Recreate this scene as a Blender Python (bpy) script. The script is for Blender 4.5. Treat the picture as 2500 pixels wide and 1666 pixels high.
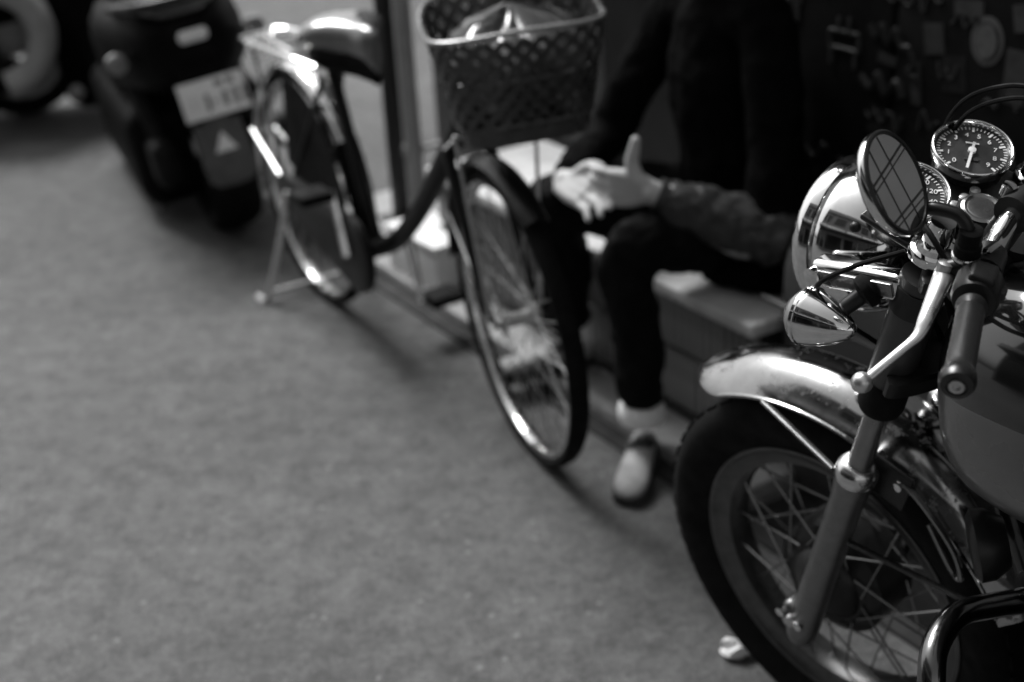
import bpy, math, random
from math import sin, cos, pi, radians
from mathutils import Matrix, Vector
random.seed(7)
scn = bpy.context.scene
for o in list(bpy.data.objects):
    bpy.data.objects.remove(o)

# ------------------------------------------------------------------ camera
cam = bpy.data.cameras.new('camera'); camo = bpy.data.objects.new('camera', cam)
scn.collection.objects.link(camo); scn.camera = camo
cam.lens = 50; cam.sensor_width = 36; cam.clip_start = .05; cam.clip_end = 400
PITCH, ROLL = radians(24.2756), radians(3.3792)
camo.matrix_world = (Matrix.Translation((0, 0, 1.50055)) @ Matrix.Rotation(pi/2 - PITCH, 4, 'X')
                     @ Matrix.Rotation(-ROLL, 4, 'Z'))
cam.dof.use_dof = True; cam.dof.focus_distance = 1.52; cam.dof.aperture_fstop = 2.9
cam.dof.aperture_blades = 0

# ------------------------------------------------------------------ sky and light (overcast, black and white film)
SUN_EL, SUN_AZ = radians(54), radians(326)
world = bpy.data.worlds.new('World'); scn.world = world; world.use_nodes = True
wn = world.node_tree; wn.nodes.clear()
wo = wn.nodes.new('ShaderNodeOutputWorld'); bg = wn.nodes.new('ShaderNodeBackground')
sky = wn.nodes.new('ShaderNodeTexSky'); sky.sky_type = 'NISHITA'; sky.sun_disc = False
sky.sun_elevation = SUN_EL; sky.sun_rotation = SUN_AZ; sky.dust_density = 4.0; sky.air_density = 1.5
bw = wn.nodes.new('ShaderNodeRGBToBW')
wn.links.new(sky.outputs[0], bw.inputs[0]); wn.links.new(bw.outputs[0], bg.inputs[0])
wn.links.new(bg.outputs[0], wo.inputs[0]); bg.inputs[1].default_value = 0.06
sun = bpy.data.lights.new('sun', 'SUN'); sun.energy = 1.5; sun.angle = radians(24); sun.color = (1, 1, 1)
suno = bpy.data.objects.new('sun', sun); scn.collection.objects.link(suno)
sd = Vector((sin(SUN_AZ)*cos(SUN_EL), cos(SUN_AZ)*cos(SUN_EL), sin(SUN_EL)))
suno.rotation_euler = (-sd).to_track_quat('-Z', 'Y').to_euler()
scn.view_settings.view_transform = 'Standard'; scn.view_settings.look = 'None'
scn.view_settings.exposure = 1.48; scn.view_settings.gamma = 1.0
scn.render.engine = 'CYCLES'

# ------------------------------------------------------------------ frames of reference
KX, KY = 0.33444, 2.60726           # a point of the kerb line
STREET_ROT = math.atan2(-0.86647, 0.49924)
STREET = Matrix.Translation((KX, KY, 0)) @ Matrix.Rotation(STREET_ROT, 4, 'Z')   # x along kerb, y to the wall

# ------------------------------------------------------------------ materials
def mat(name, col, rough=.5, metal=0., var=.25, scale=30., bump=0., bscale=120., coat=0., rvar=.12, spec=.5, emit=None):
    m = bpy.data.materials.new(name); m.use_nodes = True
    nt = m.node_tree; b = nt.nodes['Principled BSDF']
    tc = nt.nodes.new('ShaderNodeTexCoord')
    nz = nt.nodes.new('ShaderNodeTexNoise'); nz.inputs['Scale'].default_value = scale
    nz.inputs['Detail'].default_value = 6; nz.inputs['Roughness'].default_value = .65
    nt.links.new(tc.outputs['Object'], nz.inputs['Vector'])
    mr = nt.nodes.new('ShaderNodeMapRange'); mr.inputs[1].default_value = .3; mr.inputs[2].default_value = .7
    mr.inputs[3].default_value = max(0, col*(1-var)); mr.inputs[4].default_value = min(1, col*(1+var))
    nt.links.new(nz.outputs[0], mr.inputs[0]); nt.links.new(mr.outputs[0], b.inputs['Base Color'])
    nz2 = nt.nodes.new('ShaderNodeTexNoise'); nz2.inputs['Scale'].default_value = scale*.6; nz2.inputs['Detail'].default_value = 5
    nt.links.new(tc.outputs['Object'], nz2.inputs['Vector'])
    mr2 = nt.nodes.new('ShaderNodeMapRange'); mr2.inputs[1].default_value = .35; mr2.inputs[2].default_value = .7
    mr2.inputs[3].default_value = max(.01, rough*(1-rvar)); mr2.inputs[4].default_value = min(1, rough*(1+rvar*2.5))
    nt.links.new(nz2.outputs[0], mr2.inputs[0]); nt.links.new(mr2.outputs[0], b.inputs['Roughness'])
    b.inputs['Metallic'].default_value = metal; b.inputs['Coat Weight'].default_value = coat
    b.inputs['Coat Roughness'].default_value = .06; b.inputs['Specular IOR Level'].default_value = spec
    if bump:
        nb = nt.nodes.new('ShaderNodeTexNoise'); nb.inputs['Scale'].default_value = bscale; nb.inputs['Detail'].default_value = 4
        nt.links.new(tc.outputs['Object'], nb.inputs['Vector'])
        bp = nt.nodes.new('ShaderNodeBump'); bp.inputs['Strength'].default_value = bump; bp.inputs['Distance'].default_value = .004
        nt.links.new(nb.outputs[0], bp.inputs['Height']); nt.links.new(bp.outputs[0], b.inputs['Normal'])
    return m
M = {}
M['chrome'] = mat('chrome', .72, .07, 1., .08, 25, rvar=.3, bump=.015, bscale=22)
M['chrome_worn'] = mat('chrome_worn', .62, .16, 1., .2, 40, rvar=.5, bump=.05, bscale=40)
M['alloy'] = mat('alloy', .5, .33, 1., .15, 60)
def pit(m, scale=55., lo=.60, hi=.68):
    nt = m.node_tree; b = nt.nodes['Principled BSDF']; tc = nt.nodes.new('ShaderNodeTexCoord')
    nz = nt.nodes.new('ShaderNodeTexNoise'); nz.inputs['Scale'].default_value = scale; nz.inputs['Detail'].default_value = 8; nz.inputs['Roughness'].default_value = .75
    nt.links.new(tc.outputs['Object'], nz.inputs['Vector'])
    mr = nt.nodes.new('ShaderNodeMapRange'); mr.inputs[1].default_value = lo; mr.inputs[2].default_value = hi; nt.links.new(nz.outputs[0], mr.inputs[0])
    for sock, v in (('Base Color', .10), ('Roughness', .65)):
        src = b.inputs[sock].links[0].from_socket; mx = nt.nodes.new('ShaderNodeMix'); mx.data_type = 'FLOAT'
        nt.links.new(mr.outputs[0], mx.inputs[0]); nt.links.new(src, mx.inputs[2]); mx.inputs[3].default_value = v
        nt.links.new(mx.outputs[0], b.inputs[sock])
M['fork_alloy'] = mat('fork_alloy', .2, .36, 1., .12, 50, bump=.03)
M['dark_metal'] = mat('dark_metal', .016, .32, .3, .3, 40, spec=.4)
M['black_paint'] = mat('black_paint', .012, .18, 0, .2, 30, coat=.6)
M['black_rubber'] = mat('black_rubber', .006, .75, 0, .35, 50, bump=.15, bscale=200, spec=.12)
M['grip_rubber'] = mat('grip_rubber', .010, .42, 0, .3, 60, bump=.1, bscale=300)
M['black_plastic'] = mat('black_plastic', .008, .38, 0, .25, 40, bump=.05, bscale=300, spec=.35)
M['rim_alloy'] = mat('rim_alloy', .10, .34, .9, .25, 40)
M['stanchion'] = mat('stanchion', .24, .22, .9, .12, 40)
M['cover_grey'] = mat('cover_grey', .05, .34, .3, .15, 30)
M['bar_end'] = mat('bar_end', .05, .28, .8, .15, 60)
M['lever_alloy'] = mat('lever_alloy', .62, .3, .9, .1, 60)
M['gauge_shell'] = mat('gauge_shell', .02, .25, .4, .2, 40)
M['chrome_fender'] = mat('chrome_fender', .38, .10, 1., .12, 35, rvar=.5, bump=.03, bscale=30)
M['dark_chrome'] = mat('dark_chrome', .16, .16, 1., .2, 30)
pit(M['chrome_fender'], 45., .56, .66); pit(M['chrome'], 80., .66, .74)
M['engine_black'] = mat('engine_black', .007, .5, .1, .4, 40, bump=.1, spec=.2)
M['tank_grey'] = mat('tank_grey', .12, .33, .35, .12, 14, coat=.5, rvar=.3)
M['tank_black'] = mat('tank_black', .008, .08, 0, .2, 14, coat=1.)
M['dial'] = mat('dial', .03, .35, 0, .15, 80)
M['dial_white'] = mat('dial_white', .7, .5, 0, .05)
M['mirror_glass'] = mat('mirror_glass', .62, .012, 1., .02, 10, rvar=.1)
M['reflection_line'] = mat('reflection_line', .012, .5)
M['reflection_line_b'] = mat('reflection_line_b', .03, .4)
M['bezel'] = mat('bezel', .85, .12, 1., .04, 20)
M['lens'] = mat('lens', .5, .1, .4, .1, 30)
M['amber'] = mat('amber', .18, .15, 0, .1, 30, coat=.6)
M['bike_black'] = mat('bike_black', .005, .35, 0, .3, 40, spec=.3)
M['basket'] = mat('basket', .045, .28, 0, .35, 40)
M['basket_rim'] = mat('basket_rim', .24, .3, .3, .15, 40)
M['saddle'] = mat('saddle', .12, .16, 0, .2, 30, coat=.8)
M['white_plastic'] = mat('white_plastic', .78, .45, 0, .1, 12)
M['plate'] = mat('plate', .82, .4, .0, .1, 30)
M['mark'] = mat('mark', .05, .5)
M['scooter_black'] = mat('scooter_black', .004, .5, 0, .2, 20, spec=.06)
M['scooter_flap'] = mat('scooter_flap', .08, .6, 0, .3, 25)
M['scooter_seat'] = mat('scooter_seat', .06, .25, 0, .2, 30)
M['scooter_pale'] = mat('scooter_pale', .42, .35, 0, .15, 14, coat=.3)
M['reflector'] = mat('reflector', .8, .3, .0, .1, 60)
M['jacket'] = mat('jacket', .003, .8, 0, .4, 30, bump=.3, bscale=45, spec=.04)
M['lit_sleeve'] = mat('lit_sleeve', .04, .4, 0, .3, 30, bump=.3, bscale=45, spec=.4)  # jacket black lightened here for the sky light on the forearm
M['trousers'] = mat('trousers', .005, .8, 0, .3, 50, bump=.4, bscale=60, spec=.1)
M['skin'] = mat('skin', .52, .5, 0, .1, 20)
M['hair'] = mat('hair', .012, .4, 0, .3, 60, bump=.4)
M['sock'] = mat('sock', .9, .8, 0, .05, 60, bump=.3)
M['shoe'] = mat('shoe', .30, .6, 0, .25, 40, bump=.2)
M['sole'] = mat('sole', .03, .7, 0, .3)
M['bench_top'] = mat('bench_top', .55, .5, 0, .2, 12, bump=.1)
M['bench_side'] = mat('bench_side', .22, .45, 0, .35, 12, bump=.1)
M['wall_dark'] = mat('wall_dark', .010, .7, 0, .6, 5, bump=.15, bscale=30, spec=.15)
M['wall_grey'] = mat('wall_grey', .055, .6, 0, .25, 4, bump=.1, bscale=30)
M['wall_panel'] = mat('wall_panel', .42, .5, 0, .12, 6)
M['pipe'] = mat('pipe', .24, .5, 0, .15, 12)
M['post_black'] = mat('post_black', .008, .5, 0, .3, 12)
M['bin'] = mat('bin', .035, .5, 0, .12, 8, bump=.05)
M['sticker_pale'] = mat('sticker_pale', .10, .55, 0, .3, 60)
M['sticker_mid'] = mat('sticker_mid', .034, .55, 0, .5, 40)
M['sticker_dim'] = mat('sticker_dim', .016, .6, 0, .5, 40, spec=.2)
M['sticker_black'] = mat('sticker_black', .006, .6, 0, .3, 40)
M['step'] = mat('step', .26, .8, 0, .3, 14, bump=.3, bscale=80)
M['kerb_dark'] = mat('kerb_dark', .015, .9, 0, .4, 20)
M['concrete'] = mat('concrete', .20, .8, 0, .25, 3, bump=.2)
M['window_glass'] = mat('window_glass', .02, .06, 0, .1, 3)
M['awning'] = mat('awning', .05, .8, 0, .2, 3)

def asphalt():
    m = bpy.data.materials.new('asphalt'); m.use_nodes = True; nt = m.node_tree; b = nt.nodes['Principled BSDF']
    tc = nt.nodes.new('ShaderNodeTexCoord')
    def noise(s, d=5, r=.6):
        n = nt.nodes.new('ShaderNodeTexNoise'); n.inputs['Scale'].default_value = s; n.inputs['Detail'].default_value = d
        n.inputs['Roughness'].default_value = r; nt.links.new(tc.outputs['Object'], n.inputs['Vector']); return n
    def rng(src, a, b_, c, d):
        r = nt.nodes.new('ShaderNodeMapRange'); r.inputs[1].default_value = a; r.inputs[2].default_value = b_
        r.inputs[3].default_value = c; r.inputs[4].default_value = d; nt.links.new(src, r.inputs[0]); return r
    def mul(x, y):
        k = nt.nodes.new('ShaderNodeMath'); k.operation = 'MULTIPLY'; nt.links.new(x, k.inputs[0]); nt.links.new(y, k.inputs[1]); return k
    big = rng(noise(1.1, 5, .6).outputs[0], .3, .7, .066, .112)
    mid = rng(noise(16, 8, .75).outputs[0], .3, .7, .55, 1.45)
    fine = rng(noise(240, 3, .8).outputs[0], .3, .7, .45, 1.55)
    gr = rng(noise(60, 4, .8).outputs[0], .3, .7, .68, 1.32)
    c = mul(mul(mul(big.outputs[0], mid.outputs[0]).outputs[0], gr.outputs[0]).outputs[0], fine.outputs[0])
    vo = nt.nodes.new('ShaderNodeTexVoronoi'); vo.inputs['Scale'].default_value = 46; vo.inputs['Randomness'].default_value = 1
    nt.links.new(tc.outputs['Object'], vo.inputs['Vector'])
    sep = nt.nodes.new('ShaderNodeSeparateColor'); nt.links.new(vo.outputs['Color'], sep.inputs[0])
    pick = rng(sep.outputs[0], .955, .965, 0, 1); spot = rng(vo.outputs['Distance'], .12, .36, 1, 0)
    sp = mul(pick.outputs[0], spot.outputs[0])
    mix = nt.nodes.new('ShaderNodeMix'); mix.data_type = 'FLOAT'
    nt.links.new(sp.outputs[0], mix.inputs[0]); nt.links.new(c.outputs[0], mix.inputs[2]); mix.inputs[3].default_value = .18
    nt.links.new(mix.outputs[0], b.inputs['Base Color']); b.inputs['Roughness'].default_value = .82
    b.inputs['Specular IOR Level'].default_value = .35
    bp = nt.nodes.new('ShaderNodeBump'); bp.inputs['Strength'].default_value = .6; bp.inputs['Distance'].default_value = .006
    nt.links.new(noise(130, 4, .7).outputs[0], bp.inputs['Height']); nt.links.new(bp.outputs[0], b.inputs['Normal'])
    return m
M['asphalt'] = asphalt()

# ------------------------------------------------------------------ geometry helpers
def V(*a): return Vector(a if len(a) > 1 else a[0])
def cr(pts, n=8):
    """Catmull-Rom through pts (tuples of any length)"""
    P = [Vector(p) for p in pts]; out = []
    for i in range(len(P)-1):
        p0 = P[max(i-1, 0)]; p1 = P[i]; p2 = P[i+1]; p3 = P[min(i+2, len(P)-1)]
        for k in range(n):
            t = k/n
            out.append(.5*((2*p1)+(p2-p0)*t+(2*p0-5*p1+4*p2-p3)*t*t+(3*p1-p0-3*p2+p3)*t**3))
    out.append(P[-1]); return out
def basis(ax, up=None):
    a = Vector(ax).normalized(); h = Vector(up) if up else (Vector((0, 0, 1)) if abs(a.z) < .9 else Vector((1, 0, 0)))
    e1 = (h-a*h.dot(a)).normalized(); e2 = a.cross(e1); return a, e1, e2
class G:
    def __init__(s): s.v = []; s.f = []
    def rings(s, rings, closed=False, caps=True):
        b = len(s.v); n = len(rings[0])
        for r in rings: s.v += [Vector(p) for p in r]
        m = len(rings)
        for i in range(m if closed else m-1):
            for j in range(n):
                a = b+i*n+j; c = b+i*n+(j+1) % n; d = b+((i+1) % m)*n+(j+1) % n; e = b+((i+1) % m)*n+j
                s.f.append((a, c, d, e))
        if caps and not closed:
            s.f.append(tuple(b+j for j in reversed(range(n)))); s.f.append(tuple(b+(m-1)*n+j for j in range(n)))
        return s
    def tube(s, pts, r, seg=10, caps=True, closed=False, flat=1., up=None):
        P = [Vector(p) for p in pts]; n = len(P)
        rr = r if isinstance(r, (list, tuple)) else [r]*n
        T = []
        for i in range(n):
            if closed: d = P[(i+1) % n]-P[i-1]
            else: d = P[min(i+1, n-1)]-P[max(i-1, 0)]
            T.append(d.normalized())
        a, e1, e2 = basis(T[0], up); rings = []
        for i in range(n):
            e1 = (e1-T[i]*e1.dot(T[i])).normalized(); e2 = T[i].cross(e1)
            rings.append([P[i]+rr[i]*(cos(2*pi*k/seg)*e1*flat+sin(2*pi*k/seg)*e2) for k in range(seg)])
        return s.rings(rings, closed, caps)
    def lathe(s, prof, o=(0, 0, 0), ax=(0, 0, 1), seg=32, caps=True, closed=False, up=None):
        """prof: (radius, height along ax)"""
        a, e1, e2 = basis(ax, up); o = Vector(o)
        R = [[o+a*h+max(r, 1e-5)*(cos(2*pi*k/seg)*e1+sin(2*pi*k/seg)*e2) for k in range(seg)] for r, h in prof]
        return s.rings(R, closed, caps)
    def box(s, c, d, ax=None, bev=0.):
        c = Vector(c); x, y, z = [q/2 for q in d]
        X, Y, Z = ax if ax else (Vector((1, 0, 0)), Vector((0, 1, 0)), Vector((0, 0, 1)))
        if bev <= 0:
            R = [[c+X*px*x+Y*py*y+Z*q*z for px, py in ((-1, -1), (1, -1), (1, 1), (-1, 1))] for q in (-1, 1)]
            return s.rings(R)
        def ring(ix, iy, h):
            o = []
            for px, py, a0 in ((1, 1, 0), (-1, 1, 90), (-1, -1, 180), (1, -1, 270)):
                for k in range(4):
                    an = radians(a0+30*k)
                    o.append(c+X*(px*(x-bev)+(bev-ix)*cos(an))+Y*(py*(y-bev)+(bev-ix)*sin(an))+Z*h)
            return o
        R = []
        for k in range(4):
            an = radians(30*k); R.append(ring(bev*(1-sin(an)), 0, -z+bev*(1-cos(an))))
        for k in range(4):
            an = radians(90-30*k); R.append(ring(bev*(1-sin(an)), 0, z-bev*(1-cos(an))))
        return s.rings(R)
    def ball(s, c, r, sc=(1, 1, 1), seg=16, n=10, ax=(0, 0, 1)):
        a, e1, e2 = basis(ax); c = Vector(c); R = []
        for i in range(n+1):
            t = -pi/2+pi*i/n; q = max(cos(t), 1e-4)
            R.append([c+r*(a*sin(t)*sc[2]+q*(cos(2*pi*k/seg)*e1*sc[0]+sin(2*pi*k/seg)*e2*sc[1])) for k in range(seg)])
        return s.rings(R)
    def build(s, name, m, parent=None, xf=None, smooth=True, ang=38):
        me = bpy.data.meshes.new(name); vs = [(xf @ p if xf else p) for p in s.v]
        me.from_pydata([tuple(p) for p in vs], [], s.f); me.update()
        me.materials.append(M[m] if isinstance(m, str) else m)
        if smooth:
            me.polygons.foreach_set('use_smooth', [True]*len(me.polygons)); me.set_sharp_from_angle(angle=radians(ang))
        o = bpy.data.objects.new(name, me); scn.collection.objects.link(o)
        if parent: o.parent = parent
        return o
def inst(src, name, parent, mx=None):
    o = bpy.data.objects.new(name, src.data); scn.collection.objects.link(o); o.parent = parent
    if mx is not None: o.matrix_local = mx
    return o
def thing(name, label, cat, mx, group=None):
    o = bpy.data.objects.new(name, None); o.empty_display_size = .1; scn.collection.objects.link(o); o.matrix_world = mx
    o['label'] = label; o['category'] = cat
    if group: o['group'] = group
    return o
def tag(o, label, cat, group=None):
    o['label'] = label; o['category'] = cat
    if group: o['group'] = group
    return o
def structure(o): o['kind'] = 'structure'; return o
def T(x, y=0, z=0): return Matrix.Translation((x, y, z))
def arc(c, r, a0, a1, n, e1, e2):
    c = Vector(c); e1 = Vector(e1); e2 = Vector(e2)
    return [c+r*(cos(radians(a0+(a1-a0)*k/n))*e1+sin(radians(a0+(a1-a0)*k/n))*e2) for k in range(n+1)]

# ------------------------------------------------------------------ ground and step
g = G(); n = 24
def groundz(x, y): return 0.
me_v = []
g.rings([[(-60, -40, -.3), (60, -40, -.3), (60, 90, -.3), (-60, 90, -.3)], [(-60, -40, 0), (60, -40, 0), (60, 90, 0), (-60, 90, 0)]])
structure(g.build('road', 'asphalt', smooth=False))
g = G(); g.box((-.91, .62, .016), (2.20, 1.24, .048), bev=.006)
st = structure(g.build('pavement_step', 'step', smooth=True)); st.matrix_world = STREET
g = G(); g.box((.9, -.022, .003), (5.9, .050, .010), bev=.002)  # thin dark strip along the kerb line
st = structure(g.build('kerb_strip', 'kerb_dark')); st.matrix_world = STREET

# ------------------------------------------------------------------ building on the right
WALLW = .50
bd = thing('building', 'dark street front with stickers and graffiti behind the seated person', 'building', STREET @ T(.9, WALLW, .04))
def bpart(name, x0, x1, z0, z1, y0, y1, m, bev=.004):
    g = G(); g.box(((x0+x1)/2-.9, (y0+y1)/2-WALLW, (z0+z1)/2-.04), (x1-x0, y1-y0, z1-z0), bev=bev); return g.build(name, m, bd)
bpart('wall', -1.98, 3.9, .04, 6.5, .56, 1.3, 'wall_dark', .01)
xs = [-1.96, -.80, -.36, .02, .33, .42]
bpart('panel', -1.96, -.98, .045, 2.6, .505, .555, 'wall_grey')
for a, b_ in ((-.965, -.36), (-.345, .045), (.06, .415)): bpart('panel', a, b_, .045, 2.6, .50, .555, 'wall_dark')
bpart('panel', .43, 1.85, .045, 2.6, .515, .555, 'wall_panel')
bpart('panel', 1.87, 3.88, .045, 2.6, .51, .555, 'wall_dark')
bpart('lintel', -1.97, 3.89, 2.62, 2.9, .44, .558, 'wall_dark', .01)
for k in range(6): bpart('window', -1.6+k*.95, -1.0+k*.95, 3.4, 4.8, .53, .57, 'window_glass')
# unseen slats added above the bench to darken reflections and shade the wall side
for k in range(4): bpart('shade_slat', -1.97, .98, 2.62, 2.645, .12+k*.095, .12+k*.095+.074, 'wall_dark')
for x in (-1.9, -.5, .9): bpart('shade_beam', x, x+.05, 2.65, 2.74, .12, .56, 'wall_dark')
# stickers and scrawls on the dark panels
def blob(cx, cz, rx, rz, m, n=24, rough=.0, rot=0., y=.4985, name='sticker'):
    g = G(); pts = []
    for k in range(n):
        a = 2*pi*k/n; q = 1+random.uniform(-rough, rough); x = rx*q*cos(a); z = rz*q*sin(a)
        pts.append((x*cos(rot)-z*sin(rot), x*sin(rot)+z*cos(rot)))
    R = [[(cx-.9+p[0], yy-WALLW, cz-.04+p[1]) for p in pts] for yy in (y+.001, y-.001)]
    g.rings(R); return g.build(name, m, bd, smooth=False)
def rect(cx, cz, w, h, m, rot=0., y=.4985, name='sticker'):
    g = G(); d = Vector((cos(rot), 0, sin(rot)))
    g.box((cx-.9, y-WALLW, cz-.04), (w, .002, h), ax=(d, Vector((0, 1, 0)), Vector((-d.z, 0, d.x)))); return g.build(name, m, bd, smooth=False)
def scrawl(pts, r, m, y=.497):
    g = G(); P = cr([(p[0]-.9, y-WALLW, p[1]-.04) for p in pts], 6); g.tube(P, r, 6); return g.build('scrawl', m, bd)
blob(.289, .876, .038, .046, 'sticker_pale', 32)
blob(.289, .876, .030, .037, 'sticker_mid', 32, y=.4965); blob(.289, .876, .026, .032, 'sticker_pale', 32, y=.4945)
# a small house-like mark built of strokes
for a in ((-.125, .835, -.04, .835), (-.125, .80, -.04, .80), (-.12, .765, -.12, .80), (-.05, .765, -.05, .80), (-.125, .80, -.125, .835), (-.04, .80, -.04, .835), (-.10, .835, -.10, .865), (-.07, .835, -.07, .868)):
    scrawl(((a[0], a[1]), ((a[0]+a[2])/2, (a[1]+a[3])/2+.001), (a[2], a[3])), .0045, 'sticker_mid')
scrawl(((-.01, .862), (.01, .84), (.025, .866), (.04, .836), (.062, .862), (.075, .835), (.10, .83)), .008, 'sticker_black')
scrawl(((.10, .83), (.115, .80), (.10, .785), (.125, .775)), .008, 'sticker_black')
scrawl(((-.03, .755), (.0, .735), (.02, .765), (.04, .73), (.07, .757), (.09, .73)), .009, 'sticker_black')
rect(.121, .765, .026, .085, 'sticker_mid', .08)
rect(.04, .80, .05, .02, 'sticker_mid', -.1); rect(.16, .86, .05, .06, 'sticker_mid', .15); rect(.24, .93, .07, .03, 'sticker_mid', .1)
rect(.36, .82, .05, .10, 'sticker_mid', -.05); rect(.37, .93, .05, .05, 'sticker_mid', .2); rect(-.30, .87, .04, .16, 'sticker_mid', 0.)
def scribble(cx, cz, w, h, n, r, m, seed):
    rd = random.Random(seed); pts = [(cx+w*(-.5+k/(n-1))+rd.uniform(-.2, .2)*w/n, cz+rd.uniform(-.5, .5)*h) for k in range(n)]; scrawl(pts, r, m)
for q, (cx, cz, w, h, n, r) in enumerate(((.20, .80, .05, .05, 6, .0028), (.16, .69, .05, .06, 6, .003), (.235, .915, .07, .04, 8, .0028), (.04, .675, .10, .05, 9, .003), (-.26, .60, .10, .07, 8, .004), (-.16, .575, .08, .04, 6, .004), (-.19, .51, .08, .05, 6, .003), (-.05, .57, .07, .05, 7, .003), (.33, .78, .08, .06, 8, .003), (.14, .93, .07, .05, 7, .003), (-.24, .86, .05, .15, 9, .0028), (.06, .92, .09, .03, 9, .0025), (.24, .70, .09, .05, 8, .003), (.35, .66, .08, .06, 8, .003), (-.12, .92, .07, .04, 7, .0026))):
    scribble(cx, cz, w, h, n, r, 'sticker_mid', 40+q)
rect(.04, .665, .085, .06, 'sticker_dim', -.15, .499); rect(-.27, .60, .10, .07, 'sticker_dim', .3, .499); rect(.215, .80, .06, .07, 'sticker_dim', .1, .499)
# pipe and black post at the building's far end
dp = thing('drain_pipe', 'grey vertical drain pipe at the corner of the building behind the bicycle', 'drain pipe', STREET @ T(-1.60, .235, .04))
G().tube([(0, 0, -.0), (0, 0, 3.0)], .0265, 16).build('pipe', 'pipe', dp)
for z in (.25, 1.6, 2.7):
    g = G(); g.tube([(0, 0, z-.015), (0, 0, z+.015)], .031, 16); g.box((0, .05, z), (.02, .09, .012)); g.build('bracket', 'pipe', dp)
pp = thing('signpost', 'black square post standing behind the grey drain pipe', 'post', STREET @ T(-1.72, .24, .04))
g = G(); g.box((0, 0, 1.25), (.05, .05, 2.5), bev=.006); g.build('post', 'post_black', pp)
g = G(); g.box((0, 0, .004), (.12, .12, .008)); g.build('base_plate', 'post_black', pp)

# ------------------------------------------------------------------ bench
be = thing('bench', 'low bench with a pale top and ribbed dark front under the seated person', 'bench', STREET @ T(-.565, .10, .04))
g = G(); g.box((0, .185, .297), (1.37, .39, .030), bev=.006); g.build('bench_top', 'bench_top', be)
g = G(); g.box((0, .20, .141), (1.345, .34, .282)); g.build('core', 'kerb_dark', be, smooth=False)
g = G(); g.box((0, 0, 0), (.0170, .016, .124), bev=.003); tile0 = g.build('tile', 'bench_side', be); tile0.matrix_local = T(-.66, .022, .085)
for r_ in range(2):
    for k in range(55):
        if r_ or k: inst(tile0, 'tile', be, T(-.66+k*.0244, .022+random.uniform(-.0015, .0015), .085+.134*r_))
g = G(); g.box((0, .012, .01), (1.346, .006, .02)); g.build('skirting', 'kerb_dark', be)

bn = thing('storage_bin', 'smooth grey rounded bin beside the bench behind the motorcycle headlight', 'bin', STREET @ T(.47, .29, .0))
R_ = []
for z, s in ((0, .90), (.02, .94), (.20, .97), (.38, 1.), (.46, .99), (.50, .96), (.53, .90), (.55, .78), (.558, .5), (.56, .05)):
    rg = []
    for k in range(48):
        a = 2*pi*k/48; q = (abs(cos(a))**5+abs(sin(a))**5)**(-.2)
        rg.append((.37*s*q*cos(a), .165*s*q*sin(a), z))
    R_.append(rg)
G().rings(R_).build('body', 'bin', bn)
g = G(); g.tube([(-.372*.985, -.16, .40), (.37*.985, -.16, .40)], .006, 6); g.build('lid_seam', 'bin', bn)

tag((lambda g: g.build('shade_mat', 'black_rubber', None, STREET, smooth=False))(G().box((1.11, .235, .006), (1.78, .47, .012))), 'black mat added for the deep shade on the ground behind the motorcycle front wheel', 'mat')  # black mat laid where the ground lies in deep shade
random.seed(11); g = G(); g.ball((0, 0, .016), .022, (1.25, .8, .75), 9, 7)
for p in g.v: p *= random.uniform(.72, 1.25)
for p in g.v: p.z = max(p.z, .001)
WRAP = g
wb = thing('white_box', 'white foam box on the step seen between the bicycle wheels', 'box', STREET @ T(-1.245, .10, .04) @ Matrix.Rotation(.05, 4, 'Z'))
g = G(); g.box((0, 0, .055), (.27, .15, .11), bev=.008); g.build('body', 'white_plastic', wb)
g = G(); g.box((0, 0, .121), (.28, .16, .022), bev=.006); g.build('lid', 'white_plastic', wb)

# ------------------------------------------------------------------ building across the street, behind the photographer
ob = thing('shop_building', 'grey concrete shop building across the street behind the viewpoint', 'building', STREET @ T(1.2, -6.2, 0))
def opart(name, c, d, m, bev=0.): g = G(); g.box(c, d, bev=bev); return g.build(name, m, ob, smooth=bev > 0)
opart('wall', (0, -1.2, 3.6), (11, 2.0, 7.2), 'concrete')
for k in range(6):
    w = opart('window', (-4.4+k*1.75, -.19, 4.9), (1.2, .03, 1.5), 'window_glass')
    opart('shop_window', (-4.4+k*1.75, -.19, 1.25), (1.5, .03, 2.1), 'window_glass')
    opart('pillar', (-5.27+k*1.75, -.12, 1.4), (.16, .14, 2.8), 'concrete')
opart('awning', (0, .45, 2.75), (10.6, 1.3, .07), 'awning', .02)
for k in range(6): opart('reflector_panel', (-4.4+k*1.75, 1.115, 2.93), (1.55, .03, .26), 'white_plastic', .008)  # white panels added out of view to give bright dashes in the chrome
for k in range(6): opart('parapet_panel', (-4.4+k*1.75, -.17, 6.2), (1.66, .04, .5), 'awning', .008)

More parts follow.
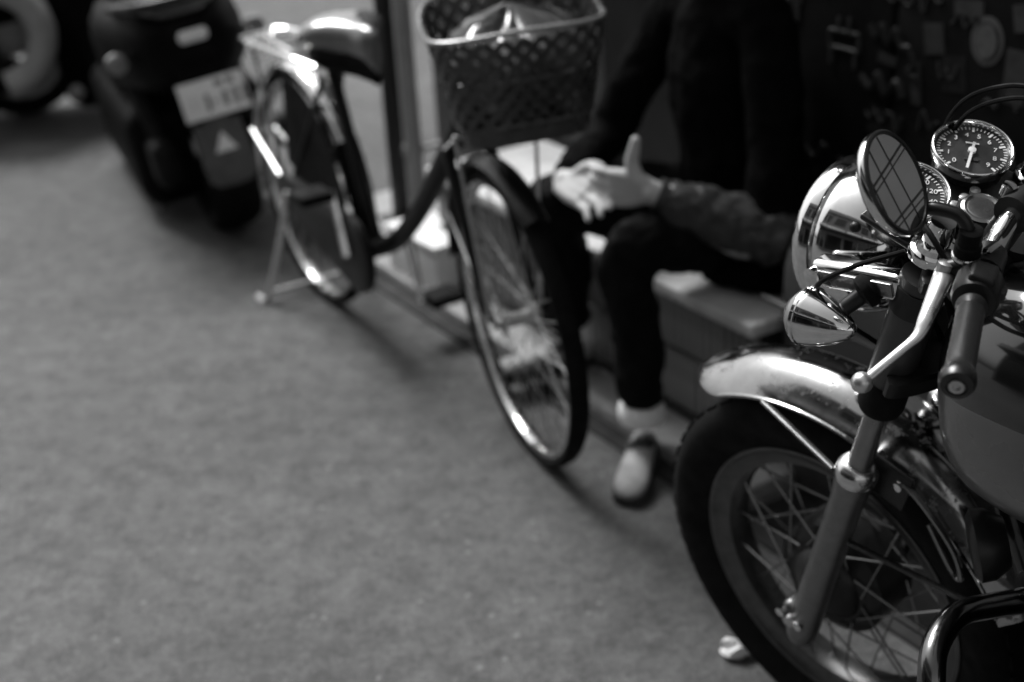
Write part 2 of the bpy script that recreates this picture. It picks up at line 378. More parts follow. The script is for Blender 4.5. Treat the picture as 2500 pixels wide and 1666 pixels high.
# ------------------------------------------------------------------ bicycle
BIKE = T(-.507, 3.697) @ Matrix.Rotation(radians(-60.95), 4, 'Z') @ Matrix.Rotation(radians(1.6), 4, 'X')
bk = thing('bicycle', 'black city bicycle with front basket and chrome mudguards parked along the kerb', 'bicycle', BIKE)
WR = .322; WB = 1.102
def cyc_wheel(name, xf):
    w = G().lathe([(.298, -.013), (.306, -.020), (.314, -.0205), (.3195, -.013), (.322, 0), (.3195, .013), (.314, .0205), (.306, .020), (.298, .013)], ax=(0, 1, 0), seg=64, caps=False).build(name, 'black_rubber', bk)
    w.name = name; w.matrix_local = xf
    g = G(); g.lathe([(.290, -.013), (.306, -.0145), (.308, -.010), (.294, -.004), (.294, .004), (.308, .010), (.306, .0145), (.290, .013), (.286, .006), (.286, -.006)], ax=(0, 1, 0), seg=64, closed=True)
    g.build('rim', 'chrome_worn', w)
    g = G(); g.lathe([(.006, -.055), (.012, -.05), (.012, -.036), (.026, -.034), (.026, -.030), (.014, -.026), (.014, .026), (.026, .030), (.026, .034), (.012, .036), (.012, .05), (.006, .055)], ax=(0, 1, 0), seg=20); g.build('hub', 'alloy', w)
    for side in (-1, 1):
        first = None
        for k in range(18):
            a = 2*pi*k/18+(side > 0)*pi/18; off = (1 if k % 2 else -1)*.9
            if k < 2:
                p0 = Vector((.024*cos(off), .032*side, .024*sin(off))); p1 = Vector((.288, .003*side, 0))
                o = G().tube([p0, p1], .0011, 5).build('spoke', 'alloy', w); o.matrix_local = Matrix.Rotation(-a, 4, 'Y')
                if k == 0: s0 = o
                else: s1 = o
            else: inst(s1 if k % 2 else s0, 'spoke', w, Matrix.Rotation(-a, 4, 'Y'))
    return w
def fender_geo(c, r, a0, a1, wd, dep, n=40, th=.0016, tip=0):
    """curved mudguard round y axis through c, angle 0 = forward (+x), 90 = up"""
    g = G(); R = []
    for i in range(n+1):
        a = radians(a0+(a1-a0)*i/n); d = Vector((cos(a), 0, sin(a))); ring = []; m_ = 10
        kt = 1. if not tip or i > tip else (.25+.75*math.sqrt(max(0, 1-(1-i/tip)**2)))
        prof = []
        for k in range(m_+1):
            q = -1+2*k/m_; prof.append((q*wd*kt, dep*(1-abs(q*kt)**2.4)))
        for y, h in prof: ring.append(Vector(c)+d*(r+h)+Vector((0, y, 0)))
        for y, h in reversed(prof): ring.append(Vector(c)+d*(r+h-th)+Vector((0, y*.97, 0)))
        R.append(ring)
    return g.rings(R)
STEER = T(WB-.05, 0, .33) @ Matrix.Rotation(radians(-9.5), 4, Vector((-.32, 0, .947))) @ T(-(WB-.05), 0, -.33)
cyc_wheel('rear_wheel', T(0, 0, WR))
cyc_wheel('front_wheel', STEER @ T(WB, 0, WR))
rf = fender_geo((0, 0, WR), .336, 35, 205, .028, .014).build('rear_mudguard', 'chrome', bk)
for s in (-1, 1): G().tube([(-.01, .055*s, WR-.01), (-.33, .03*s, WR+.10)], .0055, 8).build('stay', 'lever_alloy', rf)
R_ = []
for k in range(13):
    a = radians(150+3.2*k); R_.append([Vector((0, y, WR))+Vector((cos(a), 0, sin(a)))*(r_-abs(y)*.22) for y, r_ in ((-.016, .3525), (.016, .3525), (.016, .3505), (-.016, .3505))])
G().rings(R_).build('highlight_strip', 'white_plastic', rf)  # white strip that paints a highlight on the rear of the mudguard
ff = fender_geo((WB, 0, WR), .336, 55, 175, .028, .014).build('front_mudguard', 'bike_black', bk, STEER)
for s in (-1, 1): G().tube([(WB, .05*s, WR), (WB-.30, .026*s, WR+.15)], .0025, 6).build('stay', 'alloy', ff, STEER)
g = G()
HT, HB, BBp, ST = (.885, 0, .80), (.93, 0, .66), (.40, 0, .27), (.235, 0, .74)
g.tube([HB, HT], .019, 14)
g.tube(cr([(.915, 0, .70), (.80, 0, .575), (.66, 0, .435), (.52, 0, .325), BBp], 8), .023, 14)
g.tube([BBp, ST], .0165, 12); g.tube([(BBp[0], -.04, .27), (BBp[0], .04, .27)], .024, 14)
for s in (-1, 1):
    g.tube([(.38, .03*s, .27), (0, .06*s, .325)], .009, 8); g.tube([(.25, .025*s, .68), (0, .06*s, .335)], .008, 8)
g.build('frame', 'bike_black', bk)
G().tube([ST, (.225, 0, .80)], .0135, 12).build('seat_post', 'chrome', bk)
# saddle
R_ = []
for x, w, zt in ((.235, .05, .865), (.25, .088, .874), (.28, .104, .882), (.32, .100, .882), (.36, .074, .880), (.41, .040, .876), (.47, .028, .874), (.505, .022, .868), (.515, .012, .862)):
    rg = []
    for k in range(20):
        a = 2*pi*k/20; rg.append((x, w*cos(a), zt-.030+(.030 if sin(a) > 0 else .045)*sin(a)))
    R_.append(rg)
SAD = T(.385, 0, .83) @ Matrix.Diagonal((.86, 1.0, 1.25, 1)) @ T(-.345, 0, -.865)
sa = G().rings(R_).build('saddle', 'saddle', bk, SAD)
for s in (-1, 1):
    g = G()
    g.tube([(.27+.022*cos(k*.5)*1., .05*s+.022*sin(k*.5), .785+k*.0013) for k in range(0, 50)], .004, 6); g.build('spring', 'chrome', sa, SAD)
g = G(); g.tube(cr([(.24, .05, .84), (.30, .03, .815), (.42, .018, .83), (.48, .01, .845)], 6), .004, 6); g.tube(cr([(.24, -.05, .84), (.30, -.03, .815), (.42, -.018, .83), (.48, -.01, .845)], 6), .004, 6); g.build('rail', 'chrome', sa, SAD)
R_ = []
for x, w, zt in ((.25, .05, .85), (.27, .085, .852), (.33, .088, .852), (.40, .04, .85), (.48, .022, .848), (.50, .012, .845)):
    R_.append([(x, w*cos(2*pi*k/18), zt-.045+.035*sin(2*pi*k/18)) for k in range(18)])
G().rings(R_).build('saddle_base', 'black_rubber', sa, SAD)
# rear rack
rk = G()
rk.tube(cr([(.22, .03, .70), (.10, .06, .715), (-.10, .065, .712), (-.22, .06, .705), (-.245, 0, .703), (-.22, -.06, .705), (-.10, -.065, .712), (.10, -.06, .715), (.22, -.03, .70)], 6), .006, 8)
for x in (-.15, -.02, .1): rk.tube([(x, -.063, .711), (x, .063, .711)], .0045, 6)
for s in (-1, 1): rk.tube([(-.12, .065*s, .71), (-.01, .066*s, .345)], .0045, 6)
rk = rk.build('rear_rack', 'chrome', bk)
g = G(); g.tube(cr([(.12, .045, .725), (-.05, .045, .735), (-.14, .0, .735), (-.05, -.045, .735), (.12, -.045, .725)], 6), .0045, 6); g.build('spring_clip', 'chrome', rk)
g = G(); g.lathe([(.001, 0), (.026, .001), (.028, .006), (.026, .014), (.001, .016)], (-.262, 0, .66), (-1, 0, 0), 20); g.build('reflector', 'reflector', rk)
# chain case, cranks, pedals
R_ = []
for y in (-.052, -.056, -.074, -.078):
    rg = []; q = .94 if y in (-.052, -.078) else 1.
    for k in range(28):
        a = -pi/2+pi*k/27; rg.append((.40+.10*q*cos(a), y, .27+.10*q*sin(a)))
    for k in range(14):
        a = pi/2+pi*k/13; rg.append((.0+.055*q*cos(a), y, .33+.055*q*sin(a)))
    R_.append(rg)
G().rings(R_).build('chain_case', 'bike_black', bk)
for s, ang in ((-1, 104), (1, -76)):
    a = radians(ang); d = Vector((cos(a), 0, sin(a))); c = Vector((.40, .085*s, .27)); e = c+d*.165
    k_ = G().tube([c, e], [.013, .009], 8).build('crank', 'chrome_worn', bk)
    g = G(); g.box(e+Vector((0, .055*s, 0)), (.085, .085, .026), bev=.006); g.build('pedal', 'black_rubber', k_)
for q in (-1, 1):
    R_ = [[(rr*cos(radians(a)), y_*q, WR+rr*sin(radians(a))) for a in range(-12, 96, 6)] for rr, y_ in ((.09, .055), (.20, .050), (.315, .040), (.322, .038))]
    R_ = [list(a) for a in R_]; g = G()
    for y2 in (0,):
        ring = R_[0]+R_[3][::-1]; ring2 = [(p[0], p[1]+.003*q, p[2]) for p in ring]; g.rings([ring, ring2])
    g.build('dress_guard', 'black_rubber', bk, smooth=False)
# double stand
g = G()
for s in (-1, 1): g.tube(cr([(0, .075*s, .33), (-.03, .10*s, .2), (-.07, .15*s, .02), (-.12, .16*s, .010)], 6), .0095, 8)
g.tube([(-.065, -.145, .035), (-.065, .145, .035)], .006, 8); g.build('stand', 'lever_alloy', bk)
# fork, stem, bars
g = G()
for s in (-1, 1): g.tube(cr([(.935, .045*s, .655), (.985, .052*s, .55), (1.05, .054*s, .40), (WB, .055*s, .33)], 6), [.0125]*7+[.010]*6+[.008]*6, 10)
g.tube(cr([(.935, -.05, .652), (.93, 0, .672), (.935, .05, .652)], 5), .014, 10)
g.build('fork', 'bike_black', bk, STEER)
hb = G(); hb.tube([(.885, 0, .80), (.862, 0, .98)], .0115, 12); hb.tube(cr([(.862, 0, .97), (.875, 0, 1.0), (.91, 0, 1.01)], 5), .012, 10)
hb.tube(cr([(.60, -.27, 1.10), (.72, -.275, 1.11), (.84, -.23, 1.09), (.90, -.10, 1.03), (.91, 0, 1.01), (.90, .10, 1.03), (.84, .23, 1.09), (.72, .275, 1.11), (.60, .27, 1.10)], 8), .011, 12)
hb = hb.build('handlebar', 'chrome', bk, STEER)
for s in (-1, 1):
    G().tube([(.59, .269*s, 1.099), (.71, .2755*s, 1.111)], .016, 12).build('handlebar_grip', 'black_rubber', hb, STEER)
# lamp bracket with chrome lamp above the basket
lp = G().lathe([(.002, -.05), (.028, -.045), (.041, -.02), (.044, .0), (.046, .006), (.040, .012)], (.975, .03, .985), (.86, .0, -.5), 28).build('front_lamp', 'chrome', bk, STEER)
G().lathe([(.040, .0), (.030, .010), (.002, .014)], (.975+.86*.01, .03, .985-.5*.01), (.86, 0, -.5), 28).build('lens', 'lens', lp, STEER)
G().tube(cr([(.905, .0, 1.0), (.94, .02, .985), (.96, .03, .98)], 5), .006, 8).build('bracket', 'chrome', lp, STEER)
# basket: tapered bucket of crossing slats
def bpt(u, h):
    """u 0..1 round the basket, h 0 bottom..1 top -> local point"""
    a = 2*pi*u; q = (abs(cos(a))**4+abs(sin(a))**4)**(-.25)
    rx = .092+.030*h; ry = .125+.042*h
    return Vector((1.135+.020*h+rx*q*cos(a), .055+ry*q*sin(a), .735+.215*h+.05*h*(.5-.5*cos(a))))
BYAW = STEER @ T(1.14, .055, 0) @ Matrix.Rotation(radians(-13), 4, 'Z') @ T(-1.14, -.055, 0)
bs = G().rings([[bpt(k/48, h) for k in range(48)] for h in (-.01, .0, .16, .165, .16)][:4]).build('basket', 'basket', bk, BYAW)
NS = 30
for dirn in (1, -1):
    for k in range(NS):
        g = G(); P = [bpt(k/NS+dirn*.20*(h-.14), h)+Vector((0, 0, 0)) for h in [.14+.83*i/9 for i in range(10)]]
        c0 = Vector((1.14, .055, 0)); rings = []
        for i, p in enumerate(P):
            nrm = Vector((p.x-c0.x, p.y, 0)).normalized(); tn = (P[min(i+1, 9)]-P[max(i-1, 0)]).normalized(); w = nrm.cross(tn).normalized()
            off = .0018*dirn
            rings.append([p+nrm*(off+.0014)+w*.0068, p+nrm*(off+.0014)-w*.0068, p+nrm*(off-.0014)-w*.0068, p+nrm*(off-.0014)+w*.0068])
        g.rings(rings); g.build('slat', 'basket', bs, BYAW)
for h, r, m in ((.985, .0052, 'basket_rim'), (.60, .003, 'basket'), (.18, .005, 'basket')):
    g = G(); g.tube([bpt(k/64, h)+(Vector((0, 0, .012*cos(4*pi*k/64))) if h > .9 else Vector()) for k in range(64)], r, 8, closed=True)
    g.build('rim_wire' if h > .9 else 'hoop', m, bs, BYAW)
g = G()
for s in (-1, 1): g.tube([(WB, .058*s, .34), (1.13, .085*s, .75)], .004, 6)
g.build('basket_stay', 'alloy', bk, STEER)
# something glossy wrapped in the basket
R_ = []
random.seed(3)
for i in range(9):
    h = .25+.9*i/8; k_ = [1., 1., 1., .98, .95, .9, .78, .5, .05][i]
    R_.append([Vector((1.15, .055, 0))+(bpt(k/40, min(h, 1.))-Vector((1.15, .055, 0)))*1 for k in range(40)])
    for k, p in enumerate(R_[-1]):
        c = Vector((1.15, .055, p.z)); w = .9*k_*(1+.05*sin(k*1.7+i*.8)+.04*sin(k*.6-i)); q = c+(p-c)*w; q.z = .735+.20*h+.02*sin(k*.9+i*1.3); R_[-1][k] = q
M['vinyl'] = mat('vinyl', .10, .16, 0, .15, 20, bump=.5, bscale=18, coat=.6)
tag(G().rings(R_).build('plastic_bag', 'vinyl', None, BIKE @ BYAW, ang=80), 'crumpled shiny grey plastic bag in the bicycle basket', 'bag')

# ------------------------------------------------------------------ scooters
def scooter(label, s, w, rz, body, seat, tail, size=1.):
    """local: x forward, y left, z up, origin at rear wheel contact"""
    r = thing('scooter', label, 'scooter', STREET @ T(s, w, 0) @ Matrix.Rotation(pi+rz, 4, 'Z') @ Matrix.Rotation(radians(-8), 4, 'X') @ Matrix.Scale(size, 4), 'scooters parked beyond the bicycle')
    def wheel(x, name, R=.22):
        p = [(R-.075, -.03), (R-.05, -.062), (R-.02, -.068), (R-.004, -.04), (R, 0), (R-.004, .04), (R-.02, .068), (R-.05, .062), (R-.075, .03)]
        a = G().lathe(p, (x, 0, R), (0, 1, 0), 40, caps=False).build(name, 'black_rubber', r)
        G().lathe([(R-.065, -.035), (R-.09, -.03), (R-.10, -.01), (.04, -.02), (.03, -.05), (.03, .05), (.04, .02), (R-.10, .01), (R-.09, .03), (R-.065, .035)], (x, 0, R), (0, 1, 0), 32, caps=False, closed=True).build('rim', 'alloy' if tail else 'scooter_pale', a)
        return a
    wheel(-.10, 'rear_wheel', .25); wheel(1.22, 'front_wheel', .21)
    # tail body
    R_ = []
    for x, hw, z0, z1 in ((-.28, .05, .52, .60), (-.24, .10, .47, .645), (-.12, .15, .42, .675), (.05, .17, .40, .68), (.25, .175, .34, .67), (.42, .16, .28, .64), (.50, .13, .26, .60)):
        rg = []
        for k in range(24):
            a = 2*pi*k/24; q = (abs(cos(a))**3+abs(sin(a))**3)**(-1/3)
            rg.append((x, 1.15*hw*q*cos(a), (z0+z1)/2+(z1-z0)/2*q*sin(a)))
        R_.append(rg)
    G().rings(R_).build('body', body, r)
    R_ = []
    for x, hw, z0, z1 in ((-.25, .07, .645, .68), (-.20, .12, .65, .725), (-.05, .145, .655, .745), (.12, .145, .655, .72), (.22, .14, .655, .705), (.36, .12, .65, .70), (.47, .09, .62, .67), (.50, .05, .62, .65)):
        R_.append([(x, hw*(abs(cos(2*pi*k/24))**.6)*math.copysign(1, cos(2*pi*k/24)), (z0+z1)/2+(z1-z0)/2*(abs(sin(2*pi*k/24))**.7)*math.copysign(1, sin(2*pi*k/24))) for k in range(24)])
    G().rings(R_).build('seat', seat, r)
    g = G(); g.tube(cr([(-.02, .15, .66), (-.20, .15, .69), (-.31, .10, .70), (-.33, 0, .70), (-.31, -.10, .70), (-.20, -.15, .69), (-.02, -.15, .66)], 6), .013, 10); g.build('grab_rail', 'dark_metal', r)
    # floor, leg shield, front
    g = G(); g.box((.40, 0, .215), (.80, .42, .30), bev=.06); g.build('side_skirt', body, r)
    g = G(); g.box((.72, 0, .26), (.52, .32, .10), bev=.04); g.build('floor_board', body, r)
    R_ = []
    for x, hw, z in ((.96, .18, .26), (1.0, .20, .45), (.98, .19, .65), (.94, .16, .80), (.93, .10, .90)):
        R_.append([(x+.035*cos(2*pi*k/24)-.10*abs(sin(2*pi*k/24))**2, hw*sin(2*pi*k/24), z) for k in range(24)])
    G().rings(R_).build('leg_shield', body, r)
    g = G(); g.tube([(1.18, .0, .32), (.98, 0, .95)], .03, 12); g.build('steering_column', 'dark_metal', r)
    fender_geo((1.22, 0, .21), .235, 20, 160, .07, .04, 24).build('front_mudguard', body, r)
    hb = G(); hb.tube(cr([(.82, .32, .97), (.95, .2, 1.0), (.98, 0, .98), (.95, -.2, 1.0), (.82, -.32, .97)], 8), .013, 10)
    hb = hb.build('handlebar', 'dark_metal', r)
    for q in (-1, 1):
        G().tube([(.80, .325*q, .967), (.90, .26*q, .99)], .018, 12).build('handlebar_grip', 'black_rubber', hb)
        mr = G().lathe([(.001, -.008), (.05, -.006), (.055, 0), (.052, .004), (.001, .005)], (.90, .30*q, 1.16), (-.95, -.2*q, .1), 24).build('mirror', 'black_plastic', r)
        G().tube(cr([(.93, .2*q, 1.0), (.94, .24*q, 1.08), (.91, .29*q, 1.14)], 5), .005, 6).build('stem', 'dark_metal', mr)
        G().lathe([(.001, -.04), (.022, -.03), (.03, 0), (.028, .012), (.001, .018)], (-.18, .19*q, .55), (-1, 0, 0), 20).build('turn_signal', 'amber', r)
    g = G(); g.lathe([(.07, .0), (.085, .01), (.07, .04), (.02, .06)], (1.04, 0, .93), (.9, 0, -.1), 28); g.build('headlight', 'lens', r)
    if tail:
        tl = G(); tl.box((-.262, -.01, .59), (.05, .085, .034), bev=.014); tl.build('tail_light', 'reflector', r)
        # plate on its bracket, mudflap with a triangular reflector
        nrm = Vector((-.94, 0, .34)).normalized(); yy = Vector((0, 1, 0)); zz = nrm.cross(yy)*-1
        if zz.z < 0: zz = -zz
        pl = G(); pl.box(Vector((-.335, -.012, .437)), (.178, .100, .003), ax=(yy, zz, nrm), bev=.0012)
        pl = pl.build('number_plate', 'plate', r)
        for (a, b_, w_, h_) in ((-.055, -.012, .012, .045), (-.08, -.012, .012, .045), (-.028, -.012, .012, .04), (-.05, .032, .018, .014), (-.02, .032, .02, .014), (.02, -.012, .010, .045), (.0, -.012, .012, .006)):
            c = Vector((-.335, -.012, .437))+yy*a+zz*b_+nrm*.0022; G().box(c, (w_, h_, .001), ax=(yy, zz, nrm)).build('character', 'scooter_flap', pl, smooth=False)
        c = Vector((-.335, -.012, .437))+yy*.060+nrm*.0024
        G().lathe([(.001, .003), (.022, .0025), (.024, 0)], c, nrm, 24).build('plate_disc', 'white_plastic', pl)  # small white disc on the plate
        g = G(); g.box(Vector((-.285, 0, .46)), (.12, .20, .012), ax=(yy, zz, nrm)); g.build('plate_bracket', 'scooter_black', r)
        R_ = []
        for x, z, hw, th in ((-.26, .50, .055, .012), (-.30, .40, .06, .012), (-.345, .33, .066, .010), (-.368, .27, .070, .008), (-.372, .225, .066, .006), (-.37, .205, .045, .006)):
            R_.append([(x, hw, z), (x-.012, .0, z), (x, -hw, z), (x+th, -hw, z), (x+th-.012, 0, z), (x+th, hw, z)])
        fl = G().rings(R_).build('mudflap', 'scooter_flap', r)
        c = Vector((-.366, 0, .315)); nn = Vector((-.95, 0, .31)).normalized(); zz = (Vector((0, 0, 1))-nn*nn.z).normalized()
        tri = [c+yy*(.034*cos(a))+zz*(.034*sin(a)) for a in (pi/2, pi/2+2*pi/3, pi/2+4*pi/3)]
        G().rings([[p for p in tri], [p+nn*.012 for p in tri]]).build('triangle_reflector', 'reflector', fl, smooth=False)
    g = G(); g.tube(cr([(.30, -.12, .17), (.12, -.17, .19), (-.10, -.19, .24), (-.36, -.20, .29)], 6), [.02]*6+[.045]*6+[.05]*7, 14); g.build('exhaust', 'engine_black', r)
    g = G(); g.box((.12, .13, .22), (.46, .08, .14), bev=.03); g.build('engine_case', 'engine_black', r)
    for q in (-1, 1): G().tube([(-.02, .12*q, .26), (.06, .15*q, .50)], .028, 12).build('shock_absorber', 'engine_black', r)
    g = G()
    for q in (-1, 1): g.tube([(.30, .09*q, .2), (.12, .17*q, .01)], .012, 8)
    g.build('centre_stand', 'dark_metal', r)
    return r
sc1 = scooter('black scooter with a white number plate and triangle reflector on its mudflap', -2.25, -.145, -.15, 'scooter_black', 'scooter_seat', True, 1.12)
sc2 = scooter('black scooter with a pale round rear mudguard cut by the left edge', -4.14, -.43, radians(79), 'scooter_black', 'scooter_black', False)
G().tube(arc((0.0, .31, .44), .205, -78, 200, 40, (-1, 0, 0), (0, 0, 1)), .058, 16, flat=1.).build('rear_mudguard', 'scooter_pale', sc2)
g = G(); g.box((-.42, .05, .36), (.34, .40, .62), bev=.10); g.build('dark_block', 'scooter_black', sc2)  # black block added to darken the gap between the scooters
G().lathe([(.001, -.02), (.028, -.015), (.032, .006), (.001, .02)], (-.30, .27, .16), (0, 1, 0), 20).build('reflector', 'scooter_pale', sc2)

# ------------------------------------------------------------------ seated person
def figure(name, m, parts, parent, voxel, smooth=6, balls=()):
    """several tapered closed tubes fused into ONE continuous skin"""
    g = G()
    for pts, rad, flat in parts:
        P = cr([tuple(p)+(r_,) if False else p for p, r_ in zip(pts, rad)], 6)
        rr = [q[0] for q in cr([(r_, 0, 0) for r_ in rad], 6)]
        P2 = [P[0]-(P[1]-P[0]).normalized()*rr[0]*.55]+P+[P[-1]+(P[-1]-P[-2]).normalized()*rr[-1]*.55]
        g.tube(P2, [rr[0]*.55]+rr+[rr[-1]*.55], 14, flat=flat, up=(0, 1, 0))
    for c, r_, sc in balls: g.ball(c, r_, sc)
    o = g.build(name, m, parent)
    md = o.modifiers.new('remesh', 'REMESH'); md.mode = 'VOXEL'; md.voxel_size = voxel; md.use_smooth_shade = True
    if smooth: sm = o.modifiers.new('smooth', 'SMOOTH'); sm.iterations = smooth; sm.factor = .5
    return o
pe = thing('person', 'person in black jacket and trousers sitting on the bench with hands on knee', 'person', STREET @ T(-.2, .2, .04))
OFF = Vector((-.2, .2, .04))
def pp_(*a): return Vector(a)-OFF
hipL, hipR = pp_(-.12, .33, .445), pp_(-.30, .33, .445)
kneeL, kneeR = pp_(-.092, -.055, .478), pp_(-.45, .0, .475)
ankL, ankR = pp_(-.075, -.040, .12), pp_(-.50, .05, .14)
shL, shR = pp_(-.09, .30, .88), pp_(-.39, .30, .88)
elL, elR = pp_(.02, .22, .475), pp_(-.46, .16, .60)
wrL, wrR = pp_(-.115, .015, .590), pp_(-.335, -.045, .565)
neck, head = pp_(-.24, .275, .97), pp_(-.24, .235, 1.10)
pel, chest = pp_(-.21, .35, .45), pp_(-.24, .33, .80)
body = [([hipL, kneeL], [.05, .026], 1), ([kneeL, ankL], [.026, .031], 1), ([hipR, kneeR], [.05, .026], 1), ([kneeR, ankR], [.026, .031], 1),
        ([pel, pp_(-.22, .34, .62), chest, pp_(-.24, .30, .90)], [.09, .085, .09, .06], 1.1),
        ([shL, elL, wrL], [.045, .036, .025], 1), ([shR, elR, wrR], [.045, .036, .025], 1),
        ([chest, neck, head], [.06, .052, .06], 1), ([shL, pp_(-.24, .30, .90), shR], [.04, .05, .04], 1)]
# left hand: palm edge-on, fingers to the far side, thumb raised
def hand(wr, d, across, nrm, curl, thumb, fl=.078):
    d, across, nrm = d.normalized(), across.normalized(), nrm.normalized(); out = []
    pc = wr+d*.075
    for k in range(4):
        o = across*(.030-.020*k); out.append(([wr+o*.45, wr+d*.045+o*.85, pc+d*(.012-.004*abs(k-1.3))+o], [.016, .0155, .0125], 1))
    for k, L_ in enumerate((.92, 1.04, .97, .76)):
        b = wr+d*(.087-.004*abs(k-1.3))+across*(.033-.0225*k); p = [b]; dd = d.copy(); l = fl*L_
        for j, q in enumerate((.45, .32, .25)):
            an = curl[j]*(1+.12*k); dd = (dd*cos(an)+nrm*sin(an)).normalized(); p.append(p[-1]+dd*l*q)
        out.append((p, [.0092, .0088, .0082, .0070], 1))
    b = wr+d*.022+across*.020; t1 = b+thumb[0]*.034; t2 = t1+thumb[1]*.030; t3 = t2+thumb[2]*.024
    out.append(([b, t1, t2, t3], [.0175, .0150, .0128, .0095], 1)); return out
Vn = lambda *a: Vector(a).normalized()
body += hand(wrL, Vector((-.85, -.42, -.06)), Vector((-.05, -.1, 1)), Vector((-.35, .9, 0)), (.25, .35, .3), (Vn(-.30, -.1, .8), Vn(.15, .1, 1), Vn(.1, .15, 1)))
body += hand(wrR, Vector((.93, .10, -.03)), Vector((.05, .75, .65)), Vector((-.05, -.7, -.75)), (.10, .28, .25), (Vn(.6, .3, .6), Vn(.9, .2, .3), Vn(.95, .1, 0)))
b_ = figure('body', 'skin', body, pe, .0042, 4, [(head+Vector((0, -.012, .03)), .078, (1., .86, 1.28)), (head+Vector((0, -.05, -.035)), .045, (.9, .9, .9)), (head+Vector((.0, -.088, .012)), .014, (.8, 1, 1.5)), (head+Vector((.078, .005, .01)), .018, (.4, .8, 1.3)), (head+Vector((-.078, .005, .01)), .018, (.4, .8, 1.3))])
G().ball(head+Vector((0, .012, .055)), .087, (1., .95, 1.12)).build('hair', 'hair', pe)
for s in (-1, 1): G().ball(head+Vector((.03*s, -.078, .03)), .010, (1, .7, .7)).build('eye', 'sole', b_)
G().ball(head+Vector((0, -.092, -.035)), .02, (1, .4, .28)).build('mouth', 'amber', b_)
trousers = [([hipL+Vector((0, .02, 0)), (hipL+kneeL)/2+Vector((0, 0, .004)), kneeL, (kneeL*.5+ankL*.5)+Vector((0, .008, 0)), ankL+Vector((0, 0, .040))], [.092, .076, .057, .053, .049], 1),
            ([hipR+Vector((0, .02, 0)), (hipR+kneeR)/2, kneeR, (kneeR*.5+ankR*.5)+Vector((0, .01, 0)), ankR+Vector((0, 0, .03))], [.098, .086, .068, .062, .056], 1),
            ([pel+Vector((-.10, .02, 0)), pel+Vector((.10, .02, 0))], [.12, .12], 1)]
def crumple(o, name, size, amt):
    t = bpy.data.textures.new(name, 'CLOUDS'); t.noise_scale = size
    md = o.modifiers.new('folds', 'DISPLACE'); md.texture = t; md.strength = amt; md.mid_level = .5; md.texture_coords = 'LOCAL'
crumple(figure('trousers', 'trousers', trousers, pe, .008, 3), 'folds_a', .06, .024)
jacket = [([pel+Vector((0, 0, .03)), pp_(-.22, .34, .62), chest, pp_(-.24, .30, .91)], [.125, .120, .125, .085], 1.2),
          ([shL, (shL+elL)/2+Vector((.01, 0, 0)), elL], [.062, .056, .058], 1), ([shR, (shR+elR)/2, elR], [.062, .056, .052], 1), ([elR, wrR+(elR-wrR)*.12], [.052, .040], 1),
          ([shL, pp_(-.24, .30, .905), shR], [.062, .075, .062], 1), ([pp_(.02, .26, .425), pp_(-.34, .26, .425)], [.085, .085], 1), ([pp_(.015, .20, .41), pp_(-.1, .19, .41)], [.045, .06], 1)]
jk = figure('jacket', 'jacket', jacket, pe, .008, 3); crumple(jk, 'folds_b', .09, .025)
sl = figure('lit_sleeve', 'lit_sleeve', [([elL+Vector((.01, .02, .0)), elL+(wrL-elL)*.4, wrL+(elL-wrL)*.16], [.066, .060, .046], 1)], jk, .006, 3); crumple(sl, 'folds_c', .05, .03)
G().tube([wrL+(elL-wrL)*.15, wrL+(elL-wrL)*.07], .034, 18, up=(0, 1, 0)).build('cuff', 'lit_sleeve', jk)
def shoe(ank, toe, par):
    a = Vector((ank.x, ank.y, 0)); f = Vector((toe.x-ank.x, toe.y-ank.y, 0)); L_ = f.length; f.normalize(); sd_ = Vector((-f.y, f.x, 0)); z0 = -OFF.z+(.0 if ank.y+OFF.y < .0 else .042)
    heel = a-f*.055; R_ = []; S_ = []
    for x, hw, zt in ((0., .022, .05), (.02, .032, .066), (.06, .036, .066), (.10, .037, .062), (.14, .040, .058), (.18, .043, .052), (.215, .040, .046), (.235, .028, .038), (.243, .012, .03)):
        x *= .98; c = heel+f*x
        hw *= .84; R_.append([c+sd_*(hw*cos(2*pi*k/18))+Vector((0, 0, z0+.016+(zt-.016)*(.5+.5*sin(2*pi*k/18)))) for k in range(18)])
        S_.append([c+sd_*(q*(hw+.004))+Vector((0, 0, z0+h)) for q, h in ((-1, .0), (1, .0), (1, .022), (-1, .022))])
    o = G().rings(R_).build('shoe', 'shoe', par); G().rings(S_).build('sole', 'sole', o)
    cu = G(); cu.tube([a+f*.0+Vector((0, 0, z0+.104)), a+Vector((0, 0, z0+.112)), a+Vector((0, 0, z0+.134)), a+Vector((0, 0, z0+.146))], [.043, .049, .050, .046], 22); cu.build('rolled_cuff', 'sock', par)
    G().ball(heel+f*.075+Vector((0, 0, z0+.056)), .028, (.85, 1.25, .42), 14, 8).build('shoe_mouth', 'sole', o)
shoe(ankL, pp_(.060, -.175, .03), pe); shoe(ankR, pp_(-.53, -.08, .03), pe)

# ------------------------------------------------------------------ motorcycle
MOTO = T(.46785, 1.72649) @ Matrix.Rotation(radians(122), 4, 'Z') @ Matrix.Rotation(-.12781, 4, 'X')
mo = thing('motorcycle', 'motorcycle with chrome headlight and mudguard leaning on its stand in the right foreground', 'motorcycle', MOTO)
S4 = Matrix(((.92760, -.11266, -.35618, 0), (.12056, .99271, 0, -.03907), (.35358, -.04294, .93442, .30399), (0, 0, 0, 1)))   # steering frame: x forward, y left, z up the fork
YC = -.042                                                     # middle plane of the body
